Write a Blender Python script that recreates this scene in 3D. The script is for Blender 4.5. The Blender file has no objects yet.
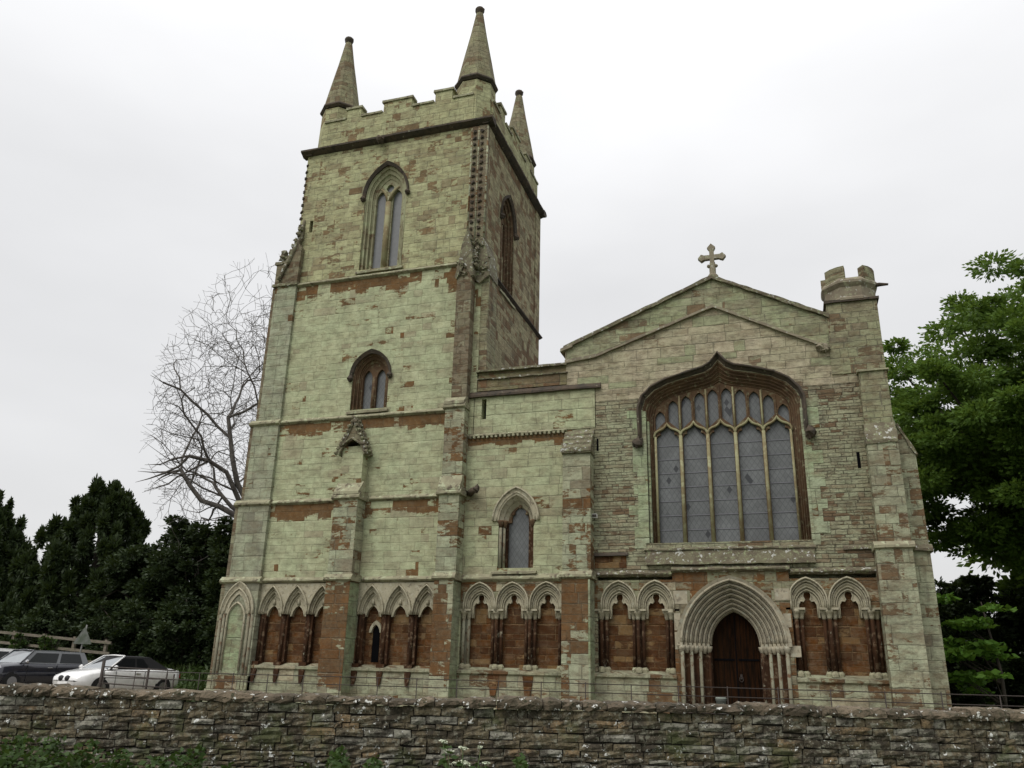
import bpy, bmesh, math, random
import numpy as np
from mathutils import Vector, Matrix
from mathutils.geometry import tessellate_polygon
PI = math.pi
S = bpy.context.scene
COL = S.collection
rnd = random.Random(7)

# ---------------------------------------------------------------- camera
cam = bpy.data.cameras.new('camera'); cam.sensor_fit = 'HORIZONTAL'; cam.sensor_width = 36.0
cam.lens = 830 / 1024 * 36; cam.clip_end = 2000
co = bpy.data.objects.new('camera', cam); COL.objects.link(co); S.camera = co
Rm = [[0.9507542011261862, 0.30901972497804586, 0.023942819704463002],
      [0.08055210294692466, -0.32094796821136307, 0.9436650679196651],
      [-0.29929551909732227, 0.8952648833029757, 0.33003481781892896]]
mw = Matrix([[Rm[0][0], Rm[1][0], -Rm[2][0], 0], [Rm[0][1], Rm[1][1], -Rm[2][1], -24],
             [Rm[0][2], Rm[1][2], -Rm[2][2], 1.6], [0, 0, 0, 1]])
co.matrix_world = mw

# ---------------------------------------------------------------- sky, sun, exposure
SUN_ELEV, SUN_ROT = math.radians(52), math.radians(205)
w = bpy.data.worlds.new('World'); S.world = w; w.use_nodes = True
nt = w.node_tree; nt.nodes.clear()
def wn(t, **k):
    n = nt.nodes.new(t)
    for a, b in k.items(): setattr(n, a, b)
    return n
out = wn('ShaderNodeOutputWorld'); bg = wn('ShaderNodeBackground'); bg.inputs[1].default_value = 1.0
sky = wn('ShaderNodeTexSky', sky_type='NISHITA', sun_disc=False, sun_elevation=SUN_ELEV, sun_rotation=SUN_ROT, air_density=1.5, dust_density=4.0)
scl = wn('ShaderNodeVectorMath', operation='SCALE'); scl.inputs['Scale'].default_value = 0.10
nt.links.new(sky.outputs[0], scl.inputs[0])
tc = wn('ShaderNodeTexCoord'); sep = wn('ShaderNodeSeparateXYZ'); nt.links.new(tc.outputs['Generated'], sep.inputs[0])
# overcast cloud deck: brighter towards the zenith, soft mottling
mr = wn('ShaderNodeMapRange'); mr.inputs[1].default_value = 0; mr.inputs[2].default_value = 1; mr.inputs[3].default_value = .70; mr.inputs[4].default_value = 1.60
pw = wn('ShaderNodeMath', operation='POWER'); pw.inputs[1].default_value = 3.0; mxz = wn('ShaderNodeMath', operation='MAXIMUM'); mxz.inputs[1].default_value = 0
nt.links.new(sep.outputs[2], mxz.inputs[0]); nt.links.new(mxz.outputs[0], pw.inputs[0]); nt.links.new(pw.outputs[0], mr.inputs[0])
mp = wn('ShaderNodeMapping'); mp.inputs['Scale'].default_value = (1, 1, 2.6); nt.links.new(tc.outputs['Generated'], mp.inputs[0])
nz = wn('ShaderNodeTexNoise'); nz.inputs['Scale'].default_value = 1.9; nz.inputs['Detail'].default_value = 4; nz.inputs['Roughness'].default_value = .48
nt.links.new(mp.outputs[0], nz.inputs[0])
mr2 = wn('ShaderNodeMapRange'); mr2.inputs[1].default_value = .3; mr2.inputs[2].default_value = .7; mr2.inputs[3].default_value = .89; mr2.inputs[4].default_value = 1.05
nt.links.new(nz.outputs[0], mr2.inputs[0])
mu = wn('ShaderNodeMath', operation='MULTIPLY'); nt.links.new(mr.outputs[0], mu.inputs[0]); nt.links.new(mr2.outputs[0], mu.inputs[1])
cl = wn('ShaderNodeVectorMath', operation='SCALE'); cl.inputs[0].default_value = (1.0, 1.0, 1.01)
nt.links.new(mu.outputs[0], cl.inputs['Scale'])
mx = wn('ShaderNodeMix', data_type='RGBA'); mx.inputs[0].default_value = .93
nt.links.new(scl.outputs[0], mx.inputs[6]); nt.links.new(cl.outputs[0], mx.inputs[7])
nt.links.new(mx.outputs[2], bg.inputs[0]); nt.links.new(bg.outputs[0], out.inputs[0])

sl = bpy.data.lights.new('sun', 'SUN'); sl.energy = 1.5; sl.angle = math.radians(35); sl.color = (1, .97, .92)
so = bpy.data.objects.new('sun', sl); COL.objects.link(so)
sd = Vector((math.sin(SUN_ROT) * math.cos(SUN_ELEV), math.cos(SUN_ROT) * math.cos(SUN_ELEV), math.sin(SUN_ELEV)))
so.rotation_euler = sd.to_track_quat('Z', 'Y').to_euler()
S.view_settings.view_transform = 'Standard'; S.view_settings.look = 'None'
S.view_settings.exposure = 0.22; S.view_settings.gamma = 1.0; S.view_settings.use_curve_mapping = False

# ---------------------------------------------------------------- node helpers
class Sh:
    def __init__(s, name):
        s.m = bpy.data.materials.new(name); s.m.use_nodes = True; s.t = s.m.node_tree; s.t.nodes.clear()
        s.out = s.t.nodes.new('ShaderNodeOutputMaterial'); s.b = s.t.nodes.new('ShaderNodeBsdfPrincipled')
        s.t.links.new(s.b.outputs[0], s.out.inputs[0]); s.b.inputs['Specular IOR Level'].default_value = .25
        s.b.inputs['Roughness'].default_value = .9
        s._pos = None
    def put(s, sock, v):
        if isinstance(v, bpy.types.NodeSocket): s.t.links.new(v, sock)
        elif v is not None:
            if isinstance(v, (tuple, list)) and len(v) == 3 and len(getattr(sock, 'default_value', ())) == 4: v = (*v, 1)
            sock.default_value = v
    def M(s, op, a, b=None, c=None, clamp=False):
        n = s.t.nodes.new('ShaderNodeMath'); n.operation = op; n.use_clamp = clamp
        s.put(n.inputs[0], a)
        if b is not None: s.put(n.inputs[1], b)
        if c is not None: s.put(n.inputs[2], c)
        return n.outputs[0]
    def mix(s, f, a, b, mode='MIX'):
        n = s.t.nodes.new('ShaderNodeMix'); n.data_type = 'RGBA'; n.blend_type = mode
        s.put(n.inputs[0], f); s.put(n.inputs[6], a); s.put(n.inputs[7], b); return n.outputs[2]
    def pos(s):
        if s._pos is None:
            g = s.t.nodes.new('ShaderNodeNewGeometry'); s._geo = g
            q = s.t.nodes.new('ShaderNodeSeparateXYZ'); s.t.links.new(g.outputs['Position'], q.inputs[0])
            s._pos = (g.outputs['Position'], *q.outputs)
        return s._pos
    def vec(s, x, y, z):
        n = s.t.nodes.new('ShaderNodeCombineXYZ')
        for i, v in enumerate((x, y, z)): s.put(n.inputs[i], v)
        return n.outputs[0]
    def noise(s, v, scale, detail=3, rough=.55, dist=0):
        n = s.t.nodes.new('ShaderNodeTexNoise'); s.put(n.inputs['Vector'], v)
        n.inputs['Scale'].default_value = scale; n.inputs['Detail'].default_value = detail; n.inputs['Roughness'].default_value = rough
        n.inputs['Distortion'].default_value = dist
        return n.outputs[0]
    def wnoise(s, v):
        n = s.t.nodes.new('ShaderNodeTexWhiteNoise'); n.noise_dimensions = '3D'; s.put(n.inputs[0], v); return n.outputs[0]
    def step(s, v, a, b, lo=0., hi=1.):
        n = s.t.nodes.new('ShaderNodeMapRange'); n.interpolation_type = 'SMOOTHSTEP'
        s.put(n.inputs[0], v)
        for i, k in enumerate((a, b, lo, hi)): s.put(n.inputs[i + 1], k)
        return n.outputs[0]
    def bump(s, h, strength=.5, dist=.02):
        n = s.t.nodes.new('ShaderNodeBump'); n.inputs['Strength'].default_value = strength; n.inputs['Distance'].default_value = dist
        s.put(n.inputs['Height'], h); s.t.links.new(n.outputs[0], s.b.inputs['Normal'])

def stone(name, h=.28, wd=.55, c1=(.34, .38, .22), c2=(.28, .31, .18), odd=(.36, .33, .24), brown=(.12, .05, .025), brown_amt=.2,
          bands=(), soot=.35, sootc=(.085, .075, .06), mortar=(.16, .15, .11), green=.3, greenc=(.27, .36, .19), cut=(), jit=1.0, deep=1.0, pale=0.0, jm=(.12, .55), rag=.8, stain=.5):
    s = Sh(name); P, X, Y, Z = s.pos()
    wp = s.noise(P, 1.3, 2); wp2 = s.noise(P, 5, 2)
    u = s.M('ADD', s.M('ADD', X, Y), s.M('MULTIPLY', s.M('SUBTRACT', wp, .5), .10 * jit))
    v = s.M('ADD', Z, s.M('MULTIPLY', s.M('SUBTRACT', wp2, .5), .035 * jit))
    # courses of uneven height
    vv = s.M('ADD', s.M('DIVIDE', v, h), s.M('ADD', s.M('MULTIPLY', s.M('SINE', s.M('MULTIPLY', v, .62 / h)), .38), s.M('MULTIPLY', s.M('SINE', s.M('MULTIPLY', v, 1.9 / h)), .14)))
    row = s.M('FLOOR', vv); fv = s.M('SUBTRACT', vv, row)
    r1 = s.wnoise(s.vec(row, 3.3, 1.1)); r2 = s.wnoise(s.vec(row, 9.7, 5.2))
    uu = s.M('ADD', s.M('MULTIPLY', s.M('DIVIDE', u, wd), s.M('ADD', .72, s.M('MULTIPLY', r1, .6))), s.M('MULTIPLY', r2, 37))
    uu = s.M('ADD', uu, s.M('MULTIPLY', s.M('SINE', s.M('ADD', s.M('MULTIPLY', uu, 2.3), row)), .28))
    colm = s.M('FLOOR', uu); fu = s.M('SUBTRACT', uu, colm)
    cell = s.vec(row, colm, .5)
    id1 = s.wnoise(cell); id2 = s.wnoise(s.vec(colm, row, 7.7)); id3 = s.wnoise(s.vec(colm, 2.2, row))
    # position snapped to the stone, so patches follow whole stones
    su = s.M('MULTIPLY', s.M('FLOOR', s.M('DIVIDE', u, wd)), wd); sv = s.M('MULTIPLY', row, h)
    bl = s.noise(s.vec(su, sv, 0), .42, 2, .6)
    bl2 = s.noise(s.vec(su, sv, 13), .9, 2, .6)
    edge_u = s.M('MULTIPLY', s.M('MINIMUM', fu, s.M('SUBTRACT', 1, fu)), wd); edge_v = s.M('MULTIPLY', s.M('MINIMUM', fv, s.M('SUBTRACT', 1, fv)), h)
    ed = s.M('MINIMUM', edge_u, edge_v)
    ed = s.M('ADD', ed, s.M('MULTIPLY', s.M('SUBTRACT', s.noise(P, 22, 2), .5), .018))
    joint = s.step(ed, .003, .014, 1, 0)
    fine = s.noise(P, 9, 5, .65); fine2 = s.noise(P, 38, 3, .6)
    col = s.mix(s.M('ADD', s.M('MULTIPLY', id1, .45), s.step(s.noise(P, 1.1, 6, .7), .35, .65, 0, .6)), c1, c2)
    col = s.mix(s.M('MULTIPLY', s.step(id2, .8, .86), .8), col, odd)
    gm = s.M('MULTIPLY', s.step(s.M('ADD', s.noise(P, .8, 5, .62), s.M('MULTIPLY', id3, .12)), .45, .68), green)
    col = s.mix(gm, col, greenc)
    for (z0, z1, ca, cb, blend) in cut:     # a different bed of stone between two heights
        zb = s.M('ADD', sv, s.M('MULTIPLY', s.M('SUBTRACT', bl2, .5), blend * 4))
        k = s.M('MULTIPLY', s.step(zb, z0 - blend, z0 + blend), s.step(zb, z1 - blend, z1 + blend, 1, 0))
        col = s.mix(s.M('MULTIPLY', k, .85), col, s.mix(id3, ca, cb))
    # ironstone
    bm = s.M('ADD', bl2, s.M('MULTIPLY', s.M('SUBTRACT', id1, .5), .3))
    for (zt, hh, st) in bands:
        k = s.M('MULTIPLY', s.step(Z, zt - hh, zt - hh * .4), s.M('LESS_THAN', Z, zt))
        k = s.M('MULTIPLY', k, s.step(bl, .34, .52))
        bm = s.M('ADD', bm, s.M('MULTIPLY', k, st))
    bm = s.M('ADD', bm, s.M('MULTIPLY', s.M('SUBTRACT', s.noise(s.vec(u, s.M('MULTIPLY', Z, 2.4), 5), 2.6, 6, .72), .5), rag))
    bmask = s.step(bm, .78 - .45 * brown_amt - .03, .78 - .45 * brown_amt + .04)
    bcol = s.mix(id3, brown, tuple(c * 1.4 for c in brown))
    bcol = s.mix(s.M('MULTIPLY', s.step(fine, .5, .75), .2), bcol, tuple(.6 * a + .4 * b for a, b in zip(c1, brown)))
    col = s.mix(s.M('MULTIPLY', bmask, .92), col, bcol)
    # weathering: soot, vertical runs, lichen
    sn = s.noise(s.vec(s.M('MULTIPLY', u, 1.0), s.M('MULTIPLY', Z, 2.2), 3), 1.1, 6, .68)
    run = s.noise(s.vec(s.M('MULTIPLY', u, 3.5), s.M('MULTIPLY', Z, .35), 1), 1.0, 4, .6)
    sm = s.M('MAXIMUM', s.step(sn, .52, .72), s.M('MULTIPLY', s.step(run, .56, .74), .7))
    col = s.mix(s.M('MULTIPLY', sm, soot), col, sootc)
    st_ = s.noise(s.vec(u, s.M('MULTIPLY', Z, 2.0), 9), 1.9, 7, .74)
    col = s.mix(s.M('MULTIPLY', s.step(st_, .47, .60), stain), col, (.17, .125, .075))
    st2 = s.noise(s.vec(s.M('MULTIPLY', u, .8), s.M('MULTIPLY', Z, 3.5), 21), 4.5, 5, .7)
    col = s.mix(s.M('MULTIPLY', s.step(st2, .50, .62), stain * .9), col, (.10, .085, .06))
    col = s.mix(1.0, col, s.mix(s.step(s.noise(P, 2.6, 8, .75), .33, .67), (.80, .79, .77), (1.17, 1.17, 1.15)), 'MULTIPLY')
    if pale: col = s.mix(s.M('MULTIPLY', s.step(s.noise(P, 6.5, 4, .7), .6, .7), pale), col, (.5, .5, .44))
    col = s.mix(s.step(fine2, .3, .75, .0, .22), col, (.05, .045, .035))
    col = s.mix(s.M('MULTIPLY', s.step(fine, .35, .8, 0, .12), s.M('SUBTRACT', 1, s.M('MULTIPLY', bmask, .8))), col, (.5, .48, .38))
    col = s.mix(s.M('MULTIPLY', joint, s.step(s.noise(P, 2.2, 4, .6), .38, .62, *jm)), col, s.mix(s.M('GREATER_THAN', bl, .6), mortar, tuple(c * 1.8 for c in mortar)))
    s.put(s.b.inputs['Base Color'], col); s.b.inputs['Specular IOR Level'].default_value = .08
    hgt = s.M('ADD', s.M('MULTIPLY', s.M('SUBTRACT', 1, joint), 1.0), s.M('ADD', s.M('MULTIPLY', id2, .5), s.M('ADD', s.M('MULTIPLY', fine, 1.1), s.M('MULTIPLY', fine2, .5))))
    s.bump(hgt, .8, .028 * deep)
    return s.m

def rough(name, c1, c2, c3=None, sc=3.0, rgh=.9, bump=.4, bd=.015, spots=None, spot_t=(.62, .68), spot_s=14, island=0, stretch=(1, 1, 1), metal=0, obj=False, spec=.25):
    s = Sh(name); P, X, Y, Z = s.pos()
    if obj:
        t = s.t.nodes.new('ShaderNodeTexCoord'); P = t.outputs['Object']
    if stretch != (1, 1, 1):
        v = s.t.nodes.new('ShaderNodeVectorMath'); v.operation = 'MULTIPLY'; s.put(v.inputs[0], P); v.inputs[1].default_value = stretch; P = v.outputs[0]
    n = s.noise(P, sc, 5, .62)
    col = s.mix(s.step(n, .35, .65), c1, c2)
    if c3: col = s.mix(s.step(s.noise(P, sc * 2.7, 5, .65), .52, .66), col, c3)
    if island:
        g = s.t.nodes.new('ShaderNodeNewGeometry'); r = g.outputs['Random Per Island']
        col = s.mix(1.0, col, s.mix(r, (1 - island,) * 3, (1 + island,) * 3), 'MULTIPLY')
    if spots: col = s.mix(s.step(s.noise(P, spot_s, 3, .6), *spot_t), col, spots)
    s.put(s.b.inputs['Base Color'], col); s.b.inputs['Roughness'].default_value = rgh; s.b.inputs['Metallic'].default_value = metal
    s.b.inputs['Specular IOR Level'].default_value = spec
    if bump: s.bump(s.M('ADD', n, s.noise(P, sc * 7, 4, .6)), bump, bd)
    return s.m

def plain(name, c, r=.6, metal=0, spec=.4, coat=0):
    s = Sh(name); P, X, Y, Z = s.pos()
    n = s.noise(P, 7, 4, .6)
    s.put(s.b.inputs['Base Color'], s.mix(s.step(n, .3, .75, 0, .35), c, tuple(x * .55 for x in c)))
    s.b.inputs['Roughness'].default_value = r; s.b.inputs['Metallic'].default_value = metal; s.b.inputs['Specular IOR Level'].default_value = spec
    s.b.inputs['Coat Weight'].default_value = coat
    return s.m

def leafmat(name, a, b, c, trans=.25):
    s = Sh(name); P, *_ = s.pos()
    g = s.t.nodes.new('ShaderNodeNewGeometry')
    n = s.noise(P, .55, 3, .6)
    col = s.mix(g.outputs['Random Per Island'], a, b)
    col = s.mix(s.step(n, .5, .7, 0, .7), col, c)
    s.put(s.b.inputs['Base Color'], col); s.b.inputs['Roughness'].default_value = .55; s.b.inputs['Specular IOR Level'].default_value = .2
    if trans:
        t = s.t.nodes.new('ShaderNodeBsdfTranslucent'); s.put(t.inputs[0], s.mix(.5, col, (.16, .22, .03)))
        m = s.t.nodes.new('ShaderNodeMixShader'); m.inputs[0].default_value = trans
        s.t.links.new(s.b.outputs[0], m.inputs[1]); s.t.links.new(t.outputs[0], m.inputs[2]); s.t.links.new(m.outputs[0], s.out.inputs[0])
    return s.m

def leaded(name, c=(.098, .104, .106)):  # grey base colour carries the sky's reflection in the panes
    s = Sh(name); P, X, Y, Z = s.pos()
    u = s.M('ADD', X, Y); u = s.M('DIVIDE', u, .15); v = s.M('DIVIDE', Z, .23)
    a = s.M('ADD', u, v); b = s.M('SUBTRACT', u, v)
    fa = s.M('FLOOR', a); fb = s.M('FLOOR', b)
    da = s.M('SUBTRACT', a, fa); db = s.M('SUBTRACT', b, fb)
    e = s.M('MINIMUM', s.M('MINIMUM', da, s.M('SUBTRACT', 1, da)), s.M('MINIMUM', db, s.M('SUBTRACT', 1, db)))
    lead = s.step(e, .035, .10, 1, 0)
    idn = s.wnoise(s.vec(fa, fb, 2.5))
    patch = s.noise(s.vec(s.M('MULTIPLY', fa, .31), s.M('MULTIPLY', fb, .31), 4.0), 1.0, 2)
    dark = s.step(s.M('ADD', patch, s.M('MULTIPLY', s.M('SUBTRACT', idn, .5), .16)), .68, .70)
    cl = s.noise(P, 1.6, 4, .6)
    col = s.mix(s.step(cl, .35, .7), c, tuple(x * 1.45 for x in c))
    col = s.mix(s.M('MULTIPLY', idn, .35), col, tuple(x * .7 for x in c))
    col = s.mix(s.M('MULTIPLY', lead, .38), col, (.02, .02, .022))
    col = s.mix(s.M('MULTIPLY', dark, .85), col, (.012, .014, .018))
    s.put(s.b.inputs['Base Color'], col); s.b.inputs['Roughness'].default_value = .38; s.b.inputs['Specular IOR Level'].default_value = .5
    s.bump(s.M('ADD', s.M('MULTIPLY', idn, .4), lead), .25, .01)
    return s.m

IRON = (.108, .043, .011)
M = dict(
 tower_top=stone('tower_top_stone', .25, .46, (.45, .445, .265), (.375, .365, .205), (.25, .20, .12), (.15, .095, .05), .30, (), .34, green=.35, greenc=(.41, .445, .26), rag=1.1, stain=.38, deep=.6),
 tower=stone('tower_green_ashlar', .25, .52, (.455, .472, .305), (.40, .415, .26), (.35, .32, .215), IRON, .18, ((9.7, .60, .42), (15.05, .95, .34), (6.86, .75, .46)), .2, green=.5, greenc=(.415, .475, .30), stain=.28, jm=(.0, .24), deep=.5),
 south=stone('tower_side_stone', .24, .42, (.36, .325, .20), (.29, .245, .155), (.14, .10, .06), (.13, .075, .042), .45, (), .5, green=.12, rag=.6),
 clasp=stone('corner_buttress_stone', .34, .60, (.37, .385, .285), (.30, .31, .225), (.22, .215, .165), IRON, .03, (), .42, green=.4, greenc=(.36, .42, .275), stain=.35),
 butt=stone('buttress_stone', .30, .54, (.40, .41, .285), (.33, .33, .23), (.2, .17, .12), (.108, .044, .012), .40, ((4.3, 3.8, .33),), .5, green=.45, greenc=(.365, .425, .29), rag=1.2, stain=.4),
 butt_pale=stone('corner_buttress_pale_stone', .30, .54, (.385, .395, .275), (.30, .30, .21), (.24, .20, .14), (.11, .06, .03), .36, (), .6, green=.45, greenc=(.35, .405, .275), rag=1.3, stain=.5, jm=(.15, .6)),
 jambstone=rough('green_jamb_stone', (.30, .30, .19), (.22, .20, .125), (.13, .085, .05), 1.6, spots=(.34, .36, .22), spot_t=(.52, .66), spot_s=3),
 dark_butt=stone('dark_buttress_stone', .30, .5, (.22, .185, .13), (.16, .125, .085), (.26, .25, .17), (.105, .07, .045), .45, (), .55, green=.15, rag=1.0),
 aisle=stone('aisle_ashlar', .27, .60, (.45, .462, .30), (.385, .395, .245), (.33, .30, .20), IRON, .14, ((8.78, .40, .6),), .28, green=.5, greenc=(.405, .462, .29), stain=.32, deep=.6, jm=(.1, .5)),
 nave=stone('nave_rubble', .10, .32, (.39, .39, .26), (.265, .25, .165), (.26, .20, .13), (.125, .075, .045), .28, (), .75, green=.38, greenc=(.33, .385, .26), jit=1.6, deep=1.6, jm=(.35, .85), mortar=(.10, .09, .065),
            cut=((9.7, 20, (.42, .36, .265), (.37, .32, .225), .28),)),
 gable=stone('gable_ashlar', .25, .62, (.48, .42, .31), (.42, .365, .255), (.29, .32, .19), (.18, .12, .08), .12, (), .34, green=.25, greenc=(.28, .32, .18)),
 parapet=stone('parapet_green_stone', .30, .60, (.36, .365, .245), (.29, .28, .185), (.22, .185, .125), (.15, .10, .06), .30, (), .5, green=.55, greenc=(.31, .37, .20), rag=.7),
 turret=stone('turret_stone', .22, .42, (.315, .305, .195), (.25, .235, .15), (.17, .13, .09), (.12, .078, .048), .34, (), .65, green=.4, greenc=(.31, .35, .20), rag=.7, jm=(.3, .8)),
 quoin=stone('green_quoins', .36, .7, (.37, .415, .285), (.34, .375, .255), (.33, .34, .225), IRON, .02, (), .2, green=.6, greenc=(.32, .40, .225)),
 iron=stone('ironstone_panel', .20, .44, (.125, .047, .010), (.078, .029, .006), (.21, .13, .055), (.055, .021, .007), .5, (), .3, green=.0, mortar=(.22, .15, .08), jm=(.2, .75), stain=.2),
 plinth=stone('plinth_stone', .34, .66, (.37, .375, .265), (.29, .285, .195), (.40, .345, .24), (.095, .042, .015), .30, (), .6, green=.4, greenc=(.31, .355, .225)),
 spandrel=stone('spandrel_stone', .24, .44, (.27, .26, .18), (.20, .17, .11), (.40, .35, .25), IRON, .62, (), .4, green=.3),
 panelgreen=stone('green_panel_stone', .5, .7, (.33, .37, .25), (.30, .33, .22), (.28, .3, .2), IRON, .0, (), .3, green=.6),
 spire=stone('spire_stone', .24, .42, (.26, .245, .155), (.21, .185, .12), (.24, .24, .14), (.14, .10, .06), .36, (), .45, green=.35, greenc=(.25, .255, .14), rag=.7),
 trim=rough('carved_limestone', (.40, .365, .265), (.32, .295, .21), (.19, .165, .12), 3.2, spots=(.40, .38, .29), spot_t=(.56, .66), spot_s=9),
 doortrim=rough('doorway_limestone', (.38, .34, .25), (.29, .26, .195), (.20, .175, .13), 3.2, spots=(.37, .36, .28), spot_t=(.55, .68), spot_s=7),
 string=rough('string_course_stone', (.30, .29, .19), (.22, .20, .135), (.11, .09, .065), 2.2, bump=.2, spots=(.36, .38, .25), spot_t=(.55, .66), spot_s=6),
 darktrim=rough('blackened_moulding', (.060, .050, .040), (.085, .064, .046), (.038, .034, .028), 2.4, spots=(.24, .24, .17), spot_t=(.66, .74), spot_s=7),
 browntrim=rough('brown_moulding', (.115, .070, .038), (.08, .048, .028), (.17, .15, .09), 2.6, spots=(.26, .22, .14), spot_t=(.64, .72), spot_s=8),
 mullion=rough('mullion_stone', (.28, .27, .155), (.20, .155, .085), (.34, .34, .21), 1.8, bd=.008),
 shaft=rough('shaft_brown_stone', (.048, .020, .007), (.030, .013, .005), (.13, .09, .055), 2.5, spots=(.24, .23, .17), spot_t=(.66, .74), spot_s=5),
 paleshaft=rough('pale_shaft_stone', (.25, .25, .18), (.19, .17, .12), (.12, .07, .04), 2.5),
 coping=rough('coping_stone', (.24, .21, .15), (.18, .15, .11), (.30, .30, .20), 2.4, spots=(.42, .42, .37), spot_t=(.62, .68), spot_s=7),
 mossy=rough('mossy_weathering', (.17, .155, .10), (.12, .10, .07), (.24, .26, .15), 3.5, spots=(.46, .46, .42), spot_t=(.6, .66), spot_s=8, bd=.03, bump=.8),
 parbrown=stone('aisle_parapet_stone', .22, .7, (.21, .19, .10), (.17, .13, .075), (.15, .10, .06), (.12, .065, .035), .4, (), .55, green=.15),
 dark=plain('dark_interior', (.006, .006, .007), .9, spec=0),  # near-black colour stands in for the unlit inside of openings
 lead=rough('lead_roof', (.13, .13, .14), (.10, .10, .11), None, 2.0, rgh=.6),
 glass=leaded('leaded_glass'),
 meshglass=plain('belfry_mesh', (.15, .155, .162), .5),
 ironwork=plain('rusty_iron', (.05, .04, .034), .7, metal=.3),
)
s = Sh('old_door_oak'); P_, X_, Y_, Z_ = s.pos()
pl = s.M('FRACT', s.M('DIVIDE', X_, .16)); gap = s.step(s.M('MINIMUM', pl, s.M('SUBTRACT', 1, pl)), .02, .06, 1, 0)
pid = s.wnoise(s.vec(s.M('FLOOR', s.M('DIVIDE', X_, .16)), 1, 2)); gr = s.noise(s.vec(s.M('MULTIPLY', X_, 14), s.M('MULTIPLY', Z_, 1.1), pid), 1.5, 5, .65)
c_ = s.mix(s.step(gr, .35, .68), (.005, .0035, .0025), (.030, .012, .005)); c_ = s.mix(s.M('MULTIPLY', pid, .5), c_, (.022, .012, .006)); c_ = s.mix(gap, c_, (.008, .006, .005))  # browns darkened to carry the shade of the deep doorway
s.put(s.b.inputs['Base Color'], c_); s.b.inputs['Roughness'].default_value = .9; s.b.inputs['Specular IOR Level'].default_value = .04; s.bump(s.M('SUBTRACT', gr, gap), .5, .01); M['oak'] = s.m

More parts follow.
